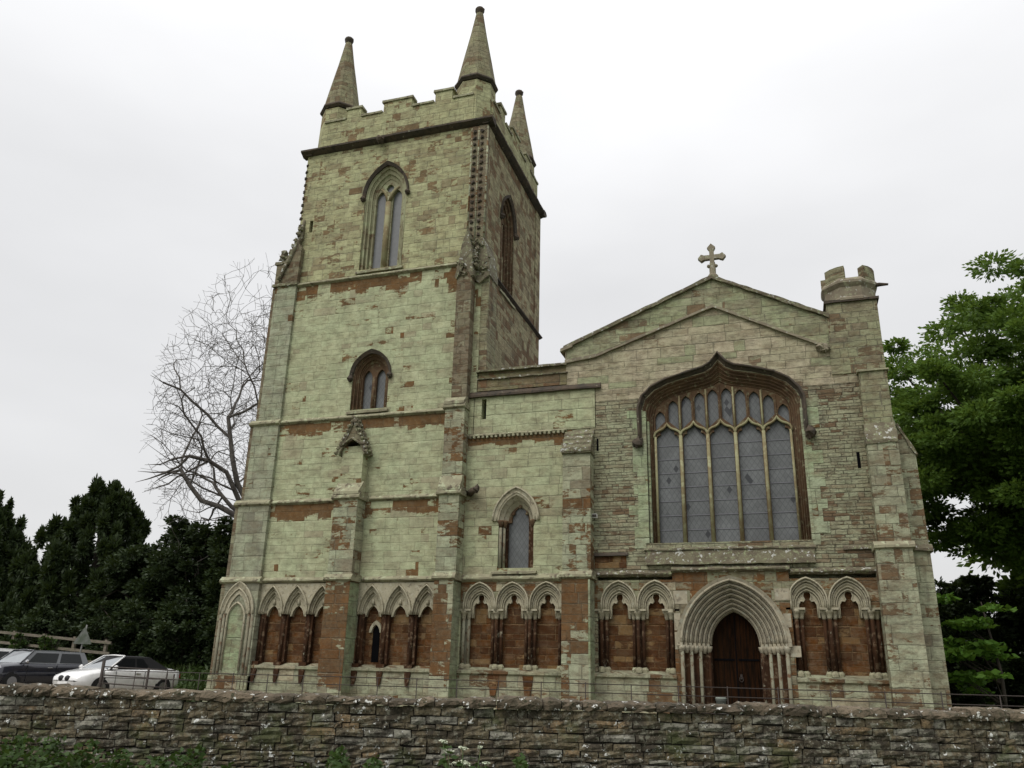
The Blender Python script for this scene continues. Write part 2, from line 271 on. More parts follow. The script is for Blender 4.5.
# ---------------------------------------------------------------- geometry helpers
class MB:
    def __init__(s, tf=None): s.v = []; s.f = []; s.tf = tf; s.sm = []; s.pieces = []
    def add(s, vs, fs, smooth=False):
        o = len(s.v); s.pieces.append(([tuple(p) for p in vs], [tuple(f) for f in fs]))
        s.v += [tuple(s.tf(*p)) if s.tf else tuple(p) for p in vs]
        s.f += [tuple(i + o for i in f) for f in fs]; s.sm += [smooth] * len(fs); return s
    def box(s, x0, x1, y0, y1, z0, z1):
        vs = [(x, y, z) for z in (z0, z1) for y in (y0, y1) for x in (x0, x1)]
        return s.add(vs, [(0, 1, 5, 4), (1, 3, 7, 5), (3, 2, 6, 7), (2, 0, 4, 6), (4, 5, 7, 6), (0, 2, 3, 1)])
    def prism(s, outer, holes, y0, y1, back=True):
        """XZ outline with holes, extruded y0 (front) to y1"""
        loops = [outer] + list(holes)
        tri = tessellate_polygon([[Vector((p[0], p[1], 0)) for p in L] for L in loops])
        flat = [p for L in loops for p in L]; n = len(flat)
        vs = [(p[0], y0, p[1]) for p in flat] + [(p[0], y1, p[1]) for p in flat]
        fs = [tuple(t) for t in tri]
        if back: fs += [tuple(i + n for i in t[::-1]) for t in tri]
        k = 0
        for L in loops:
            m = len(L)
            for i in range(m):
                a, b = k + i, k + (i + 1) % m
                fs.append((a, b, b + n, a + n))
            k += m
        return s.add(vs, fs)
    def extx(s, prof, x0, x1):
        """YZ profile extruded along x"""
        n = len(prof); vs = [(x0, *p) for p in prof] + [(x1, *p) for p in prof]
        tri = tessellate_polygon([[Vector((p[0], p[1], 0)) for p in prof]])
        fs = [tuple(t) for t in tri] + [tuple(i + n for i in t) for t in tri]
        fs += [(i, (i + 1) % n, (i + 1) % n + n, i + n) for i in range(n)]
        return s.add(vs, fs)
    def ring(s, A, B, y0, y1, ends=True, y0b=None):
        """flat band between two open paths A (outer) and B (inner); y0b: front depth at B"""
        n = len(A); yb = y0 if y0b is None else y0b
        vs = [(p[0], y0, p[1]) for p in A] + [(p[0], yb, p[1]) for p in B] + [(p[0], y1, p[1]) for p in B] + [(p[0], y1, p[1]) for p in A]
        fs = []
        for i in range(n - 1):
            for k in range(4):
                a = k * n; b = ((k + 1) % 4) * n
                fs.append((a + i, a + i + 1, b + i + 1, b + i))
        if ends: fs += [(0, n, 2 * n, 3 * n), (n - 1, 4 * n - 1, 3 * n - 1, 2 * n - 1)]
        return s.add(vs, fs)
    def tube(s, pts, rad, n=6, cap=True):
        pts = [Vector(p) for p in pts]; m = len(pts)
        if not isinstance(rad, (list, tuple)): rad = [rad] * m
        vs = []; up = Vector((0.13, .21, .97)); prev = None
        for i, p in enumerate(pts):
            d = (pts[min(i + 1, m - 1)] - pts[max(i - 1, 0)])
            d = d.normalized() if d.length > 1e-9 else Vector((0, 0, 1))
            if prev is None:
                a = d.cross(up if abs(d.dot(up)) < .95 else Vector((1, 0, 0))).normalized()
            else:
                a = (prev - d * prev.dot(d)); a = a.normalized() if a.length > 1e-6 else d.orthogonal().normalized()
            prev = a; b = d.cross(a)
            vs += [tuple(p + (a * math.cos(2 * PI * k / n) + b * math.sin(2 * PI * k / n)) * rad[i]) for k in range(n)]
        fs = [(i * n + k, i * n + (k + 1) % n, (i + 1) * n + (k + 1) % n, (i + 1) * n + k) for i in range(m - 1) for k in range(n)]
        if cap: fs += [tuple(range(n))[::-1], tuple((m - 1) * n + k for k in range(n))]
        return s.add(vs, fs, n > 4)
    def lathe(s, c, prof, n=8, rot=0, smooth=False):
        vs = [(c[0] + r * math.cos(2 * PI * (k + rot) / n), c[1] + r * math.sin(2 * PI * (k + rot) / n), c[2] + z) for r, z in prof for k in range(n)]
        m = len(prof)
        fs = [(i * n + k, i * n + (k + 1) % n, (i + 1) * n + (k + 1) % n, (i + 1) * n + k) for i in range(m - 1) for k in range(n)]
        fs += [tuple(range(n))[::-1], tuple((m - 1) * n + k for k in range(n))]
        return s.add(vs, fs, smooth)
    def blob(s, c, r, seed=0, amp=.25, sq=(1, 1, 1)):
        rr = random.Random(seed); vs = []
        for i in range(5):
            th = PI * (i + .5) / 5
            for k in range(7):
                ph = 2 * PI * k / 7; q = r * (1 + rr.uniform(-amp, amp))
                vs.append((c[0] + q * sq[0] * math.sin(th) * math.cos(ph), c[1] + q * sq[1] * math.sin(th) * math.sin(ph), c[2] + q * sq[2] * math.cos(th)))
        fs = [(i * 7 + k, i * 7 + (k + 1) % 7, (i + 1) * 7 + (k + 1) % 7, (i + 1) * 7 + k) for i in range(4) for k in range(7)] + [tuple(range(7)), tuple(28 + k for k in range(7))[::-1]]
        return s.add(vs, fs)
    def build(s, name, mat, parent=None, bevel=0, **props):
        me = bpy.data.meshes.new(name)
        off = Vector((0, 0, 0)); q = parent
        world = s.__dict__.get('local', False)
        if parent is not None and not world:
            while q is not None: off += q.location; q = q.parent
        me.from_pydata([(p[0] - off.x, p[1] - off.y, p[2] - off.z) for p in s.v], [], s.f)
        bm = bmesh.new(); bm.from_mesh(me); bmesh.ops.recalc_face_normals(bm, faces=bm.faces)
        bm.to_mesh(me); bm.free()
        if any(s.sm): me.polygons.foreach_set('use_smooth', s.sm)
        if isinstance(mat, (list, tuple)):
            for m_ in mat: me.materials.append(m_)
        else: me.materials.append(mat)
        o = bpy.data.objects.new(name, me); COL.objects.link(o); o.parent = parent
        if bevel:
            b = o.modifiers.new('b', 'BEVEL'); b.width = bevel; b.segments = 2; b.limit_method = 'ANGLE'
        for k, v in props.items(): o[k] = v
        return o
def thing(name, label, cat, loc=(0, 0, 0), rz=0, group=None):
    o = bpy.data.objects.new(name, None); COL.objects.link(o); o.location = loc; o.rotation_euler = (0, 0, rz); o.empty_display_size = .3
    o['label'] = label; o['category'] = cat
    if group: o['group'] = group
    return o
def tag(o, label, cat, group=None):
    o['label'] = label; o['category'] = cat
    if group: o['group'] = group
    return o
def arch(cx, a, zs, h, n=9):
    """pointed arch path, left springing to right springing"""
    R = (a * a + h * h) / (2 * a); th = math.asin(min(1, h / R)) if R >= a else PI / 2
    if h < a: R = (a * a + h * h) / (2 * h); 
    L = []
    if h >= a:
        for i in range(n): t = th * i / (n - 1); L.append((cx - a + R - R * math.cos(t), zs + R * math.sin(t)))
    else:
        for i in range(n): t = i / (n - 1); L.append((cx - a * (1 - t) ** 1.0 * math.cos(t * .9), zs + h * math.sin(t * PI / 2)))
    return L + [(2 * cx - x, z) for x, z in L[::-1][1:]]
def arcs(cx, a, zs, h, n=9):
    """fuller, slightly stilted pointed arch"""
    L = arch(cx, a, zs + .24 * h, h * .76, n - 1)
    return [(cx - a, zs)] + L + [(cx + a, zs)]
def jambs(P, z0): return [(P[0][0], z0)] + list(P) + [(P[-1][0], z0)]
def ogee(cx, a, zs, h):
    """ogee head path: convex haunches, concave tip"""
    q = [(1, 0), (.98, .2), (.88, .38), (.68, .50), (.45, .57), (.24, .68), (.09, .84)]
    return [(cx - a * x, zs + h * z) for x, z in q] + [(cx, zs + h)] + [(cx + a * x, zs + h * z) for x, z in q[::-1]]
def cusped(cx, a, zs, h):
    """small cusped (trefoil) head path"""
    q = [(1, 0), (.98, .14), (.82, .34), (.6, .38), (.66, .55), (.5, .74), (.2, .9)]
    return [(cx - a * x, zs + h * z) for x, z in q] + [(cx, zs + h)] + [(cx + a * x, zs + h * z) for x, z in q[::-1]]
# ================================================================ ground
def ground_z(x, y):
    a = min(1, max(0, (-19.5 - x) / 5)); a = a * a * (3 - 2 * a)
    z = .48 * a
    b = min(1, max(0, (y - 4.5 - .15 * (x + 30)) / 6)) * min(1, max(0, (-20 - x) / 4)); z += 1.15 * b * b * (3 - 2 * b)
    return z
xs = sorted(set([-900, -500, -300, -200, -120] + [-90 + 1.0 * i for i in range(131)] + [50, 70, 100, 200, 400, 900]))
ys = sorted(set([-900, -400, -150, -80, -50] + [-32 + 1.0 * i for i in range(70)] + [45, 60, 90, 150, 300, 600, 1200]))
g = MB(); nx = len(xs)
g.add([(x, y, ground_z(x, y)) for y in ys for x in xs], [(j * nx + i, j * nx + i + 1, (j + 1) * nx + i + 1, (j + 1) * nx + i) for j in range(len(ys) - 1) for i in range(nx - 1)])
M['grass'] = rough('grass_ground', (.055, .085, .022), (.04, .065, .018), (.09, .09, .035), .8, bump=.6, bd=.04)
o = g.build('ground', M['grass']); o['kind'] = 'structure'
# gravel car park and path
def patch(name, x0, x1, y0, y1, m, dz):
    p = MB(); nxx = int(x1 - x0) + 1; nyy = int(y1 - y0) + 1
    X_ = [x0 + i for i in range(nxx)]; Y_ = [y0 + i for i in range(nyy)]
    def gz(x, y): return ground_z(x, y)
    p.add([(x, y, gz(x, y) + dz) for y in Y_ for x in X_], [(j * nxx + i, j * nxx + i + 1, (j + 1) * nxx + i + 1, (j + 1) * nxx + i) for j in range(nyy - 1) for i in range(nxx - 1)])
    o = p.build(name, m); o['kind'] = 'structure'
M['gravel'] = rough('gravel', (.22, .19, .15), (.17, .15, .12), (.11, .10, .08), 6, bump=.7, bd=.02)
patch('car_park_gravel', -60, -21, -16, 4, M['gravel'], .03)
patch('gravel_path', -21, 12, -5, -1, M['gravel'], .02)

# ================================================================ the church
CH = thing('church', 'old stone church with a tall pinnacled square tower and gabled west front, green with algae', 'church', (-7, 0, 0))
def wear(o, amp, cell=.4):
    """old edges: cut long edges short and nudge the vertices"""
    bm = bmesh.new(); bm.from_mesh(o.data); rr = random.Random(len(bm.verts) * 7 + 1)
    for _ in range(4):
        le = [e for e in bm.edges if e.calc_length() > cell]
        if not le or len(bm.verts) > 6000: break
        bmesh.ops.subdivide_edges(bm, edges=le, cuts=1, use_grid_fill=False)
    for v in bm.verts: v.co += Vector((rr.uniform(-amp, amp), rr.uniform(-amp, amp) * .6, rr.uniform(-amp, amp)))
    bmesh.ops.triangulate(bm, faces=[f for f in bm.faces if len(f.verts) > 4]); bm.to_mesh(o.data); bm.free()
def bd(mb, name, mat, parent=CH, **k):
    o = mb.build(name, M[mat] if isinstance(mat, str) else mat, parent, **k)
    if mat in ('string', 'darktrim', 'coping'): wear(o, .010)
    if mat == 'mossy': wear(o, .016, .25)
    return o
TX0, TX1, TY1 = -16.85, -9.25, 7.1
Z1, Z2, Z3, Z4, ZC = 4.33, 6.9, 9.75, 15.1, 20.8
def bds(mb, name, mat, parent=CH, **k):
    """every piece added to mb becomes a part of its own"""
    for v, f in mb.pieces:
        q = MB(mb.tf); q.add(v, f); bd(q, name, mat, parent, **k)
def rect(x0, x1, z0, z1): return [(x0, z0), (x1, z0), (x1, z1), (x0, z1)]
# --- tower walls, stage by stage, with real openings
low_open = jambs(arch(-13.2, .70, 11.25, .85), 10.02)
bel_open = jambs(arch(-13.25, .86, 18.5, 1.33), 15.42)
def twall(z0, z1, y, holes, mat, name):
    m = MB(); m.prism(rect(TX0, TX1 if z0 > 9 else -9.6, z0, z1), holes, y, .9); bd(m, name, mat)
twall(Z1, Z2, 0, [], 'tower', 'tower_wall'); twall(Z2, Z3, .03, [], 'tower', 'tower_wall')
twall(Z3, Z4, .07, [low_open], 'tower', 'tower_wall')
slit = rect(-16.42, -16.27, 17.35, 17.85)
twall(Z4, ZC, .15, [bel_open, slit], 'tower_top', 'tower_wall')
m = MB(); m.prism(rect(TX0, -9.6, 0, Z1), [], .32, .9); bd(m, 'tower_wall', 'tower')
# south side wall with belfry opening (u runs along +y, d into the wall)
SF = lambda u, d, z: (TX1 - d, u, z)
s_open = jambs(arch(2.75, .80, 18.0, 1.25), 14.95)
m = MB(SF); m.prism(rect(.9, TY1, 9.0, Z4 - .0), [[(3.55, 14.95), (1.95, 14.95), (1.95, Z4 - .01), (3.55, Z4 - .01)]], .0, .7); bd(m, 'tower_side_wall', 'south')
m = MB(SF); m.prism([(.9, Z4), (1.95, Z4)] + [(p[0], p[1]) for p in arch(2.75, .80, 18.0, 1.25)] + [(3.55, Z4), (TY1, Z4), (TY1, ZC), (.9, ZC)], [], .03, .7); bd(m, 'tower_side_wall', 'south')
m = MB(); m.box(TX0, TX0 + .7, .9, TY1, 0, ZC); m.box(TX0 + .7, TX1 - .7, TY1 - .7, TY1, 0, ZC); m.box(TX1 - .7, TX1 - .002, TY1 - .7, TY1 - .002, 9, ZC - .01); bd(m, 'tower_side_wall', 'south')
m = MB(); m.box(TX0 + .2, TX1 - .2, .5, TY1 - .2, ZC - .15, ZC + .1); bd(m, 'tower_roof', 'lead')
m = MB(); m.box(TX0 + .72, TX1 - .72, 1.3, TY1 - .72, 1, ZC - .2); bd(m, 'tower_interior', 'dark')  # black block fills the tower in place of its unlit inside

# --- string courses
def string(mb, x0, x1, yf, z, p=.10, t=.10, back=.2):
    mb.extx([(yf - p, z - t * .45), (yf - p, z - .01), (yf, z + t * .8), (yf + back, z + t * .8), (yf + back, z - t), (yf - .01, z - t)], x0, x1)
for z, y in ((Z1, 0), (Z2, 0), (Z3, .03), (Z4, .07)):
    segs = [(-16.55, -13.95), (-12.8, -10.1)] if z < 9 else [(-16.55, -10.05)]
    for a, b in segs: m = MB(); string(m, a, b, y, z); bd(m, 'string_course', 'string')
m = MB(SF); string(m, .1, TY1 + .12, 0, Z4, .12, .12, .15); bd(m, 'string_course', 'darktrim')
# --- cornice and parapet
m = MB(); q = .22
pr = [(0, -.12), (-.10, -.07), (-q, .02), (-q, .09), (-.05, .15), (.2, .15), (.2, -.12)]
m.extx([(.15 + a, ZC + .12 + b) for a, b in pr], TX0 - q, TX1 + q)
m.extx([(TY1 - a, ZC + .12 + b) for a, b in pr], TX0 - q, TX1 + q)
for X0, sg in ((TX0, 1), (TX1, -1)):
    prof = [(X0 + sg * a, ZC + .12 + b * .97) for a, b in pr]; m.prism(prof, [], .15 - .1, TY1 + .1)
bd(m, 'cornice', 'darktrim')
m = MB(); m.blob((-13.55, -.12, ZC + .0), .16, 3); bd(m, 'gargoyle', 'darktrim')
PB, PL, PH = ZC + .25, 22.30, 22.74
def crenel(tf, u0, u1, mer, name='parapet'):
    m = MB(tf); pts = [(u0, PB), (u1, PB), (u1, PL)]
    for a, b in sorted(mer, reverse=True): pts += [(b, PL), (b, PH), (a, PH), (a, PL)]
    pts += [(u0, PL)]
    cl = [pts[0]]
    for p in pts[1:]:
        if abs(p[0] - cl[-1][0]) + abs(p[1] - cl[-1][1]) > 1e-6: cl.append(p)
    m.prism(cl, [], .0, .32); par = bd(m, name, 'tower_top')
    c = MB(tf); e = u0
    for a, b in sorted(mer):
        c.box(e + .02, a - .05, -.05, .37, PL, PL + .09); c.box(a - .06, b + .06, -.05, .37, PH, PH + .09)
        e = b + .04
    c.box(e + .02, u1 - .02, -.05, .37, PL, PL + .09); bds(c, 'parapet_coping', 'string', par)
WF = lambda u, d, z: (u, .2 + d, z)
crenel(WF, -16.3, -9.9, [(-15.3, -14.7), (-13.7, -12.5), (-11.5, -10.8)])
crenel(lambda u, d, z: (TX1 - .08 - d, u, z), .75, TY1 - .3, [(1.6, 2.2), (3.1, 4.1), (5.0, 5.6)])
crenel(lambda u, d, z: (TX0 + .08 + d, u, z), .75, TY1 - .3, [(1.6, 2.2), (3.1, 4.1), (5.0, 5.6)])
crenel(lambda u, d, z: (u, TY1 - .08 - d, z), -16.3, -9.9, [(-15.3, -14.7), (-13.7, -12.5), (-11.5, -10.8)])
for px_, py_ in ((-16.08, .95), (-10.12, .95), (-10.12, TY1 - .85), (-16.08, TY1 - .85)):
    m = MB(); m.lathe((px_, py_, 0), [(.80, PB), (.76, 23.05)], 8, .5)
    pn = bd(m, 'pinnacle', 'tower_top')
    m = MB(); m.lathe((px_, py_, 23.05), [(.77, .06), (.86, .14), (.86, .20), (.76, .30)], 8, .5); bd(m, 'pinnacle_moulding', 'darktrim', pn)
    m = MB(); m.lathe((px_, py_, 23.3), [(.78, 0), (.555, 1.25), (.33, 2.45), (.15, 3.55)], 8, .5); bd(m, 'spire', 'spire', pn)
    m = MB(); m.lathe((px_, py_, 26.8), [(.13, 0), (.13, .1), (.19, .18), (.20, .27), (.17, .33), (.02, .36)], 10, 0, True); bd(m, 'finial', 'darktrim', pn)
# corner quoin roll with ballflower bosses
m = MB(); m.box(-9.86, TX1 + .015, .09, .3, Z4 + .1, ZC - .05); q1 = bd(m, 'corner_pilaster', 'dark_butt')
m = MB(); z = 15.9
while z < 20.5:
    for x in (-9.73, -9.44): m.blob((x, .085, z), .075, int(z * 10 + x * 7), .3)
    z += .27
bds(m, 'ballflower', 'darktrim', q1)
m = MB(); m.tube([(-9.86, .10, Z4 + .2), (-9.86, .10, ZC - .1)], .035); m.tube([(-9.58, .09, Z4 + .2), (-9.58, .09, ZC - .1)], .03); m.tube([(TX1, .12, Z4 + .2), (TX1, .12, ZC - .1)], .04); bd(m, 'roll_moulding', 'butt', q1)
m = MB(); z = Z4 + 1.4   # left edge bosses
while z < 20.5: m.blob((TX0 + .02, .16, z), .07, int(z * 31), .3); z += .3
bds(m, 'ballflower', 'darktrim')

# --- windows of the tower
def two_light(name, cx, a, zb, zs, h, y0, mull, tf=None, hood='string', glassm='glass', depth=.42, orders=3, gd=None, hs=.10, mw_=.07, blocked=False):
    A = arch(cx, a, zs, h)
    m = MB(tf)
    P0 = jambs(A, zb)
    for k in range(orders):   # stepped splay
        aa = a - .10 * k * (a / .8); bb = a - .10 * (k + 1) * (a / .8)
        m.ring(jambs(arch(cx, aa + .003, zs, h * aa / a), zb), jambs(arch(cx, bb, zs, h * bb / a), zb), y0 + .03 + .1 * k, y0 + .9, y0b=y0 + .08 + .1 * k)
        m.tube([(p[0], y0 + .05 + .1 * k, p[1]) for p in jambs(arch(cx, aa - .025, zs, h * aa / a), zb)], .03, 5)
    win = bd(m, name, mull)
    m = MB(tf); Ho = arch(cx, a + hs, zs - .05, h + hs * 1.3); Hi = arch(cx, a, zs - .05, h)
    m.ring(Ho, Hi, y0 - .10, y0 + .05, y0b=y0 - .03)
    for sx in (-1, 1): m.blob((cx + sx * (a + hs * .6), y0 - .08, zs - .1), .11, 5, .2)
    bd(m, 'hood_mould', hood, win)
    b = a - .10 * orders * (a / .8); hb = h * b / a; yt = y0 + .30; 
    lw = (b * 2 - mw_ * 2) / 2; c1_, c2_ = cx - mw_ - lw / 2, cx + mw_ + lw / 2
    zl = zs - .02
    h1 = [(c1_ - lw / 2 + .01, zb + .05)] + arch(c1_, lw / 2 - .01, zl, lw * .85, 6) + [(c1_ + lw / 2 - .01, zb + .05)]
    h2 = [(c2_ - lw / 2 + .01, zb + .05)] + arch(c2_, lw / 2 - .01, zl, lw * .85, 6) + [(c2_ + lw / 2 - .01, zb + .05)]
    r = min(b * .27, hb * .24); zc = zl + lw * .78 + r * 1.0
    eye = [(cx + r * (1 + .12 * math.cos(4 * t)) * math.cos(t), zc + r * 1.15 * math.sin(t)) for t in [2 * PI * i / 16 for i in range(16)]]
    zo = zc - hb - zs
    outer = [(cx - b - .02, zb)] + arch(cx, b + .02, zs, hb + .02, 8) + [(cx + b + .02, zb)]
    m = MB(tf); m.prism(outer, [h1, h2] + ([eye] if zc + r * 1.15 < zs + hb * .93 else []), yt, yt + .14)
    m.tube([(cx, yt, zb), (cx, yt, zl + .05)], mw_ * .8, 6)
    tr = bd(m, 'tracery', mull, win)
    if glassm:
        m = MB(tf); yy = yt + .10 if gd is None else y0 + gd
        m.prism([(cx - b, zb + .02)] + arch(cx, b, zs, hb, 8) + [(cx + b, zb + .02)], [], yy, yy + .02); bd(m, 'glass', glassm, win)
    m = MB(tf); m.extx([(y0 - .10, zb - .16), (y0 - .10, zb - .08), (y0 + .55, zb + .06), (y0 + .55, zb - .16)], cx - a - .08, cx + a + .08)
    if tf: pass
    bd(m, 'window_sill', 'string', win)
    return win
two_light('tower_window', -13.2, .70, 10.02, 11.25, .85, .07, 'browntrim', hood='darktrim', mw_=.075)
two_light('belfry_window', -13.25, .86, 15.42, 18.5, 1.33, .15, 'jambstone', hood='darktrim', glassm='meshglass', mw_=.14)
m = MB(); m.tube([(-13.25, .43, 15.42), (-13.25, .43, 18.3)], .11, 8); m.tube([(-13.25, .43, 18.3), (-13.42, .44, 18.75), (-13.62, .45, 18.95)], [.1, .07, .04], 6); m.tube([(-13.25, .43, 18.3), (-13.08, .44, 18.75), (-12.88, .45, 18.95)], [.1, .07, .04], 6); bd(m, 'belfry_mullion', 'mullion')
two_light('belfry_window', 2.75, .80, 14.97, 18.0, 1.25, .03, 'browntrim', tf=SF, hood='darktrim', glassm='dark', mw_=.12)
m = MB(SF); m.box(2.1, 3.4, .36, .60, 14.97, 16.9); bd(m, 'belfry_blocking', 'south')
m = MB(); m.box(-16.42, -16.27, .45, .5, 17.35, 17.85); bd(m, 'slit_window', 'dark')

# --- buttresses
def buttress(name, stages, mat, caps=True, strs=()):
    """stages: list of (z0,z1,x0,x1,yfront); returns part"""
    m = MB()
    for (z0, z1, x0, x1, yf) in stages: m.extx([(yf, z0), (yf, z1), (.12, z1), (.12, z0)], x0, x1)
    b = bd(m, name, mat)
    c = MB()
    for (z, x0, x1, yf, p) in strs: c.extx([(yf - p, z - .07), (yf - p, z - .01), (yf + .02, z + .1), (.1, z + .1), (.1, z - .12), (yf - .01, z - .12)], x0 - p * .8, x1 + p * .8)
    if strs: bds(c, 'string_course', 'string', b)
    return b
def weather(name, parent, x0, x1, ya, za, yb, zb_, mat='string', t=.09, o=.06):
    m = MB(); m.extx([(ya - o, za), (ya - o, za + t), (yb, zb_ + t), (yb + .1, zb_ + t), (yb + .1, za)], x0 - o * .6, x1 + o * .6); bd(m, name, mat, parent)
# clasping corner buttress
b = buttress('corner_buttress', [(0, Z1, -17.80, -16.5, -.16), (Z1, Z2, -17.72, -16.52, -.13), (Z2, Z3, -17.58, -16.55, -.09), (Z3, Z4 + .05, -17.44, -16.56, -.04)], 'clasp',
             strs=[(Z1, -17.93, -16.52, -.16, .09), (Z2, -17.8, -16.55, -.13, .09), (Z3, -17.64, -16.58, -.09, .09)])
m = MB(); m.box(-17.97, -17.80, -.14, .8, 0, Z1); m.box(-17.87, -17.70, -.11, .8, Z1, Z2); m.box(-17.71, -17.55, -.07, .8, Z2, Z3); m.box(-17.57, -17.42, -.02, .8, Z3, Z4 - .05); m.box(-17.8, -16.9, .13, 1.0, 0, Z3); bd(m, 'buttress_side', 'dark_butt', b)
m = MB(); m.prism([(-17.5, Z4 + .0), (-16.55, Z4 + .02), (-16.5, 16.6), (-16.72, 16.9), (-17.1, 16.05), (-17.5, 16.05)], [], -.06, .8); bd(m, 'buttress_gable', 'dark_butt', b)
m = MB(); m.tube([(-17.05, -.05, 15.95), (-16.85, -.05, 16.5), (-16.68, .05, 17.1), (-16.66, .14, 17.9)], [.11, .11, .1, .05], 6)
for i in range(7): m.blob((-17.1 + .075 * i, -.06, 16.0 + .24 * i), .10, i, .4)
m.tube([(-17.05, -.12, 16.0), (-17.3, -.12, 15.3)], .08, 5)
m.box(-17.56, -16.5, -.11, .2, Z4 - .03, Z4 + .09); m.box(-17.56, -17.05, -.1, .6, 16.0, 16.12); m.blob((-17.3, .0, 16.3), .17, 12, .3); m.blob((-17.27, .0, 16.5), .14, 13, .3); bd(m, 'crocketed_coping', 'mossy', b)
# middle buttress
b = buttress('buttress', [(0, Z1, -13.78, -12.94, -.60), (Z1, Z2, -13.80, -12.95, -.54)], 'butt', strs=[(Z1, -13.79, -12.94, -.6, .08), (Z2, -13.8, -12.95, -.54, .09)])
m = MB(); m.box(-13.82, -12.90, -.66, .0, 0, .95); bd(m, 'buttress_plinth', 'plinth', b)
weather('weathering', b, -13.8, -12.95, -.54, Z2 + .05, -.3, Z2 + .42)
m = MB(); m.prism(rect(-13.78, -13.0, Z2 + .1, 8.6), [], -.34, .1); bd(m, 'niche', 'tower', b)
m = MB(); m.prism([(-13.84, 8.45), (-13.78, 8.45), (-13.6, 8.72), (-13.39, 8.8), (-13.18, 8.72), (-13.0, 8.45), (-12.94, 8.45), (-13.39, 9.55)], [], -.42, .06); 
bd(m, 'gablet', 'dark_butt', b)
m = MB(); rr = random.Random(4)
m.add([(-13.95, -.46, 8.35), (-13.39, -.46, 9.62), (-13.39, .04, 9.62), (-13.95, .04, 8.35), (-13.85, -.46, 8.28), (-13.39, -.46, 9.42), (-13.39, .04, 9.42), (-13.85, .04, 8.28)], [(0, 1, 2, 3), (4, 5, 6, 7), (0, 1, 5, 4), (0, 3, 7, 4), (3, 2, 6, 7)])
m.add([(-12.83, -.46, 8.35), (-13.39, -.46, 9.62), (-13.39, .04, 9.62), (-12.83, .04, 8.35), (-12.93, -.46, 8.28), (-13.39, -.46, 9.42), (-13.39, .04, 9.42), (-12.93, .04, 8.28)], [(0, 1, 2, 3), (4, 5, 6, 7), (0, 1, 5, 4), (0, 3, 7, 4), (3, 2, 6, 7)])
for i in range(8):
    for sx in (-1, 1):
        m.blob((-13.39 + sx * .56 * (1 - i / 8), -.44 + rr.uniform(-.02, .02), 8.38 + 1.2 * i / 8), .07, i, .35)
        m.blob((-13.39 + sx * .56 * (1 - i / 8), -.22, 8.42 + 1.2 * i / 8), .07, i + 20, .35)
m.tube([(-13.8, -.44, 8.6), (-13.39, -.5, 8.85), (-12.98, -.44, 8.6)], .045, 5)
bd(m, 'gablet_coping', 'mossy', b)
# tower corner buttress
b = buttress('buttress', [(0, Z1, -10.12, -9.50, -.60), (Z1, Z2, -10.14, -9.47, -.53), (Z2, Z3, -10.14, -9.47, -.40)], 'butt', strs=[(Z1, -10.12, -9.5, -.6, .08), (Z2, -10.14, -9.47, -.53, .09), (Z3, -10.14, -9.5, -.40, .08)])
m = MB(); m.box(-10.17, -9.46, -.66, .0, 0, .95); bd(m, 'buttress_plinth', 'plinth', b)
weather('weathering', b, -10.14, -9.47, -.53, Z2 + .05, -.40, Z2 + .45)
weather('weathering', b, -10.14, -9.5, -.42, Z3 + .03, -.28, Z3 + .22)
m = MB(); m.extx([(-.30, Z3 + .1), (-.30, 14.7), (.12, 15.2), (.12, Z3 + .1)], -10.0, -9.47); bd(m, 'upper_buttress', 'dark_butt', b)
m = MB(); m.extx([(.10, 9.9), (.10, 14.6), (.95, 14.6), (.95, 9.9)], -9.5, -8.98); bd(m, 'side_buttress', 'turret', b)
m = MB(); rr = random.Random(9)
m.prism([(-10.06, 14.35), (-10.0, 14.3), (-9.73, 14.85), (-9.47, 14.35), (-9.4, 14.4), (-9.5, 15.4), (-9.68, 16.2), (-9.86, 15.6)], [], -.36, .15)
m.prism([(-9.56, 14.5), (-9.3, 14.2), (-8.93, 14.5), (-8.98, 15.1), (-9.2, 15.95), (-9.46, 15.9)], [], -.02, .9)
for i in range(34):
    t = rr.random(); m.blob((-9.95 + t * .95 + rr.uniform(-.05, .05), -.30 + .36 * t + rr.uniform(-.06, .04), 14.45 + rr.random() * (1.45 if .2 < t < .8 else .8)), rr.uniform(.06, .12), i, .45)
bd(m, 'buttress_gable', 'mossy', b)
m = MB(); m.box(-9.9, -9.47, .01, .9, 0, Z3 + .4); bd(m, 'tower_wall', 'tower')
m = MB(); m.box(-9.48, -9.28, -.02, .6, 8.8, 10.1); m.box(-9.48, -9.24, .02, .6, 10.1, 10.9); bd(m, 'aisle_wall', 'aisle')
m = MB(); m.box(-9.9, TX1 + .002, .18, .9, 9, ZC); bd(m, 'tower_side_wall', 'south')

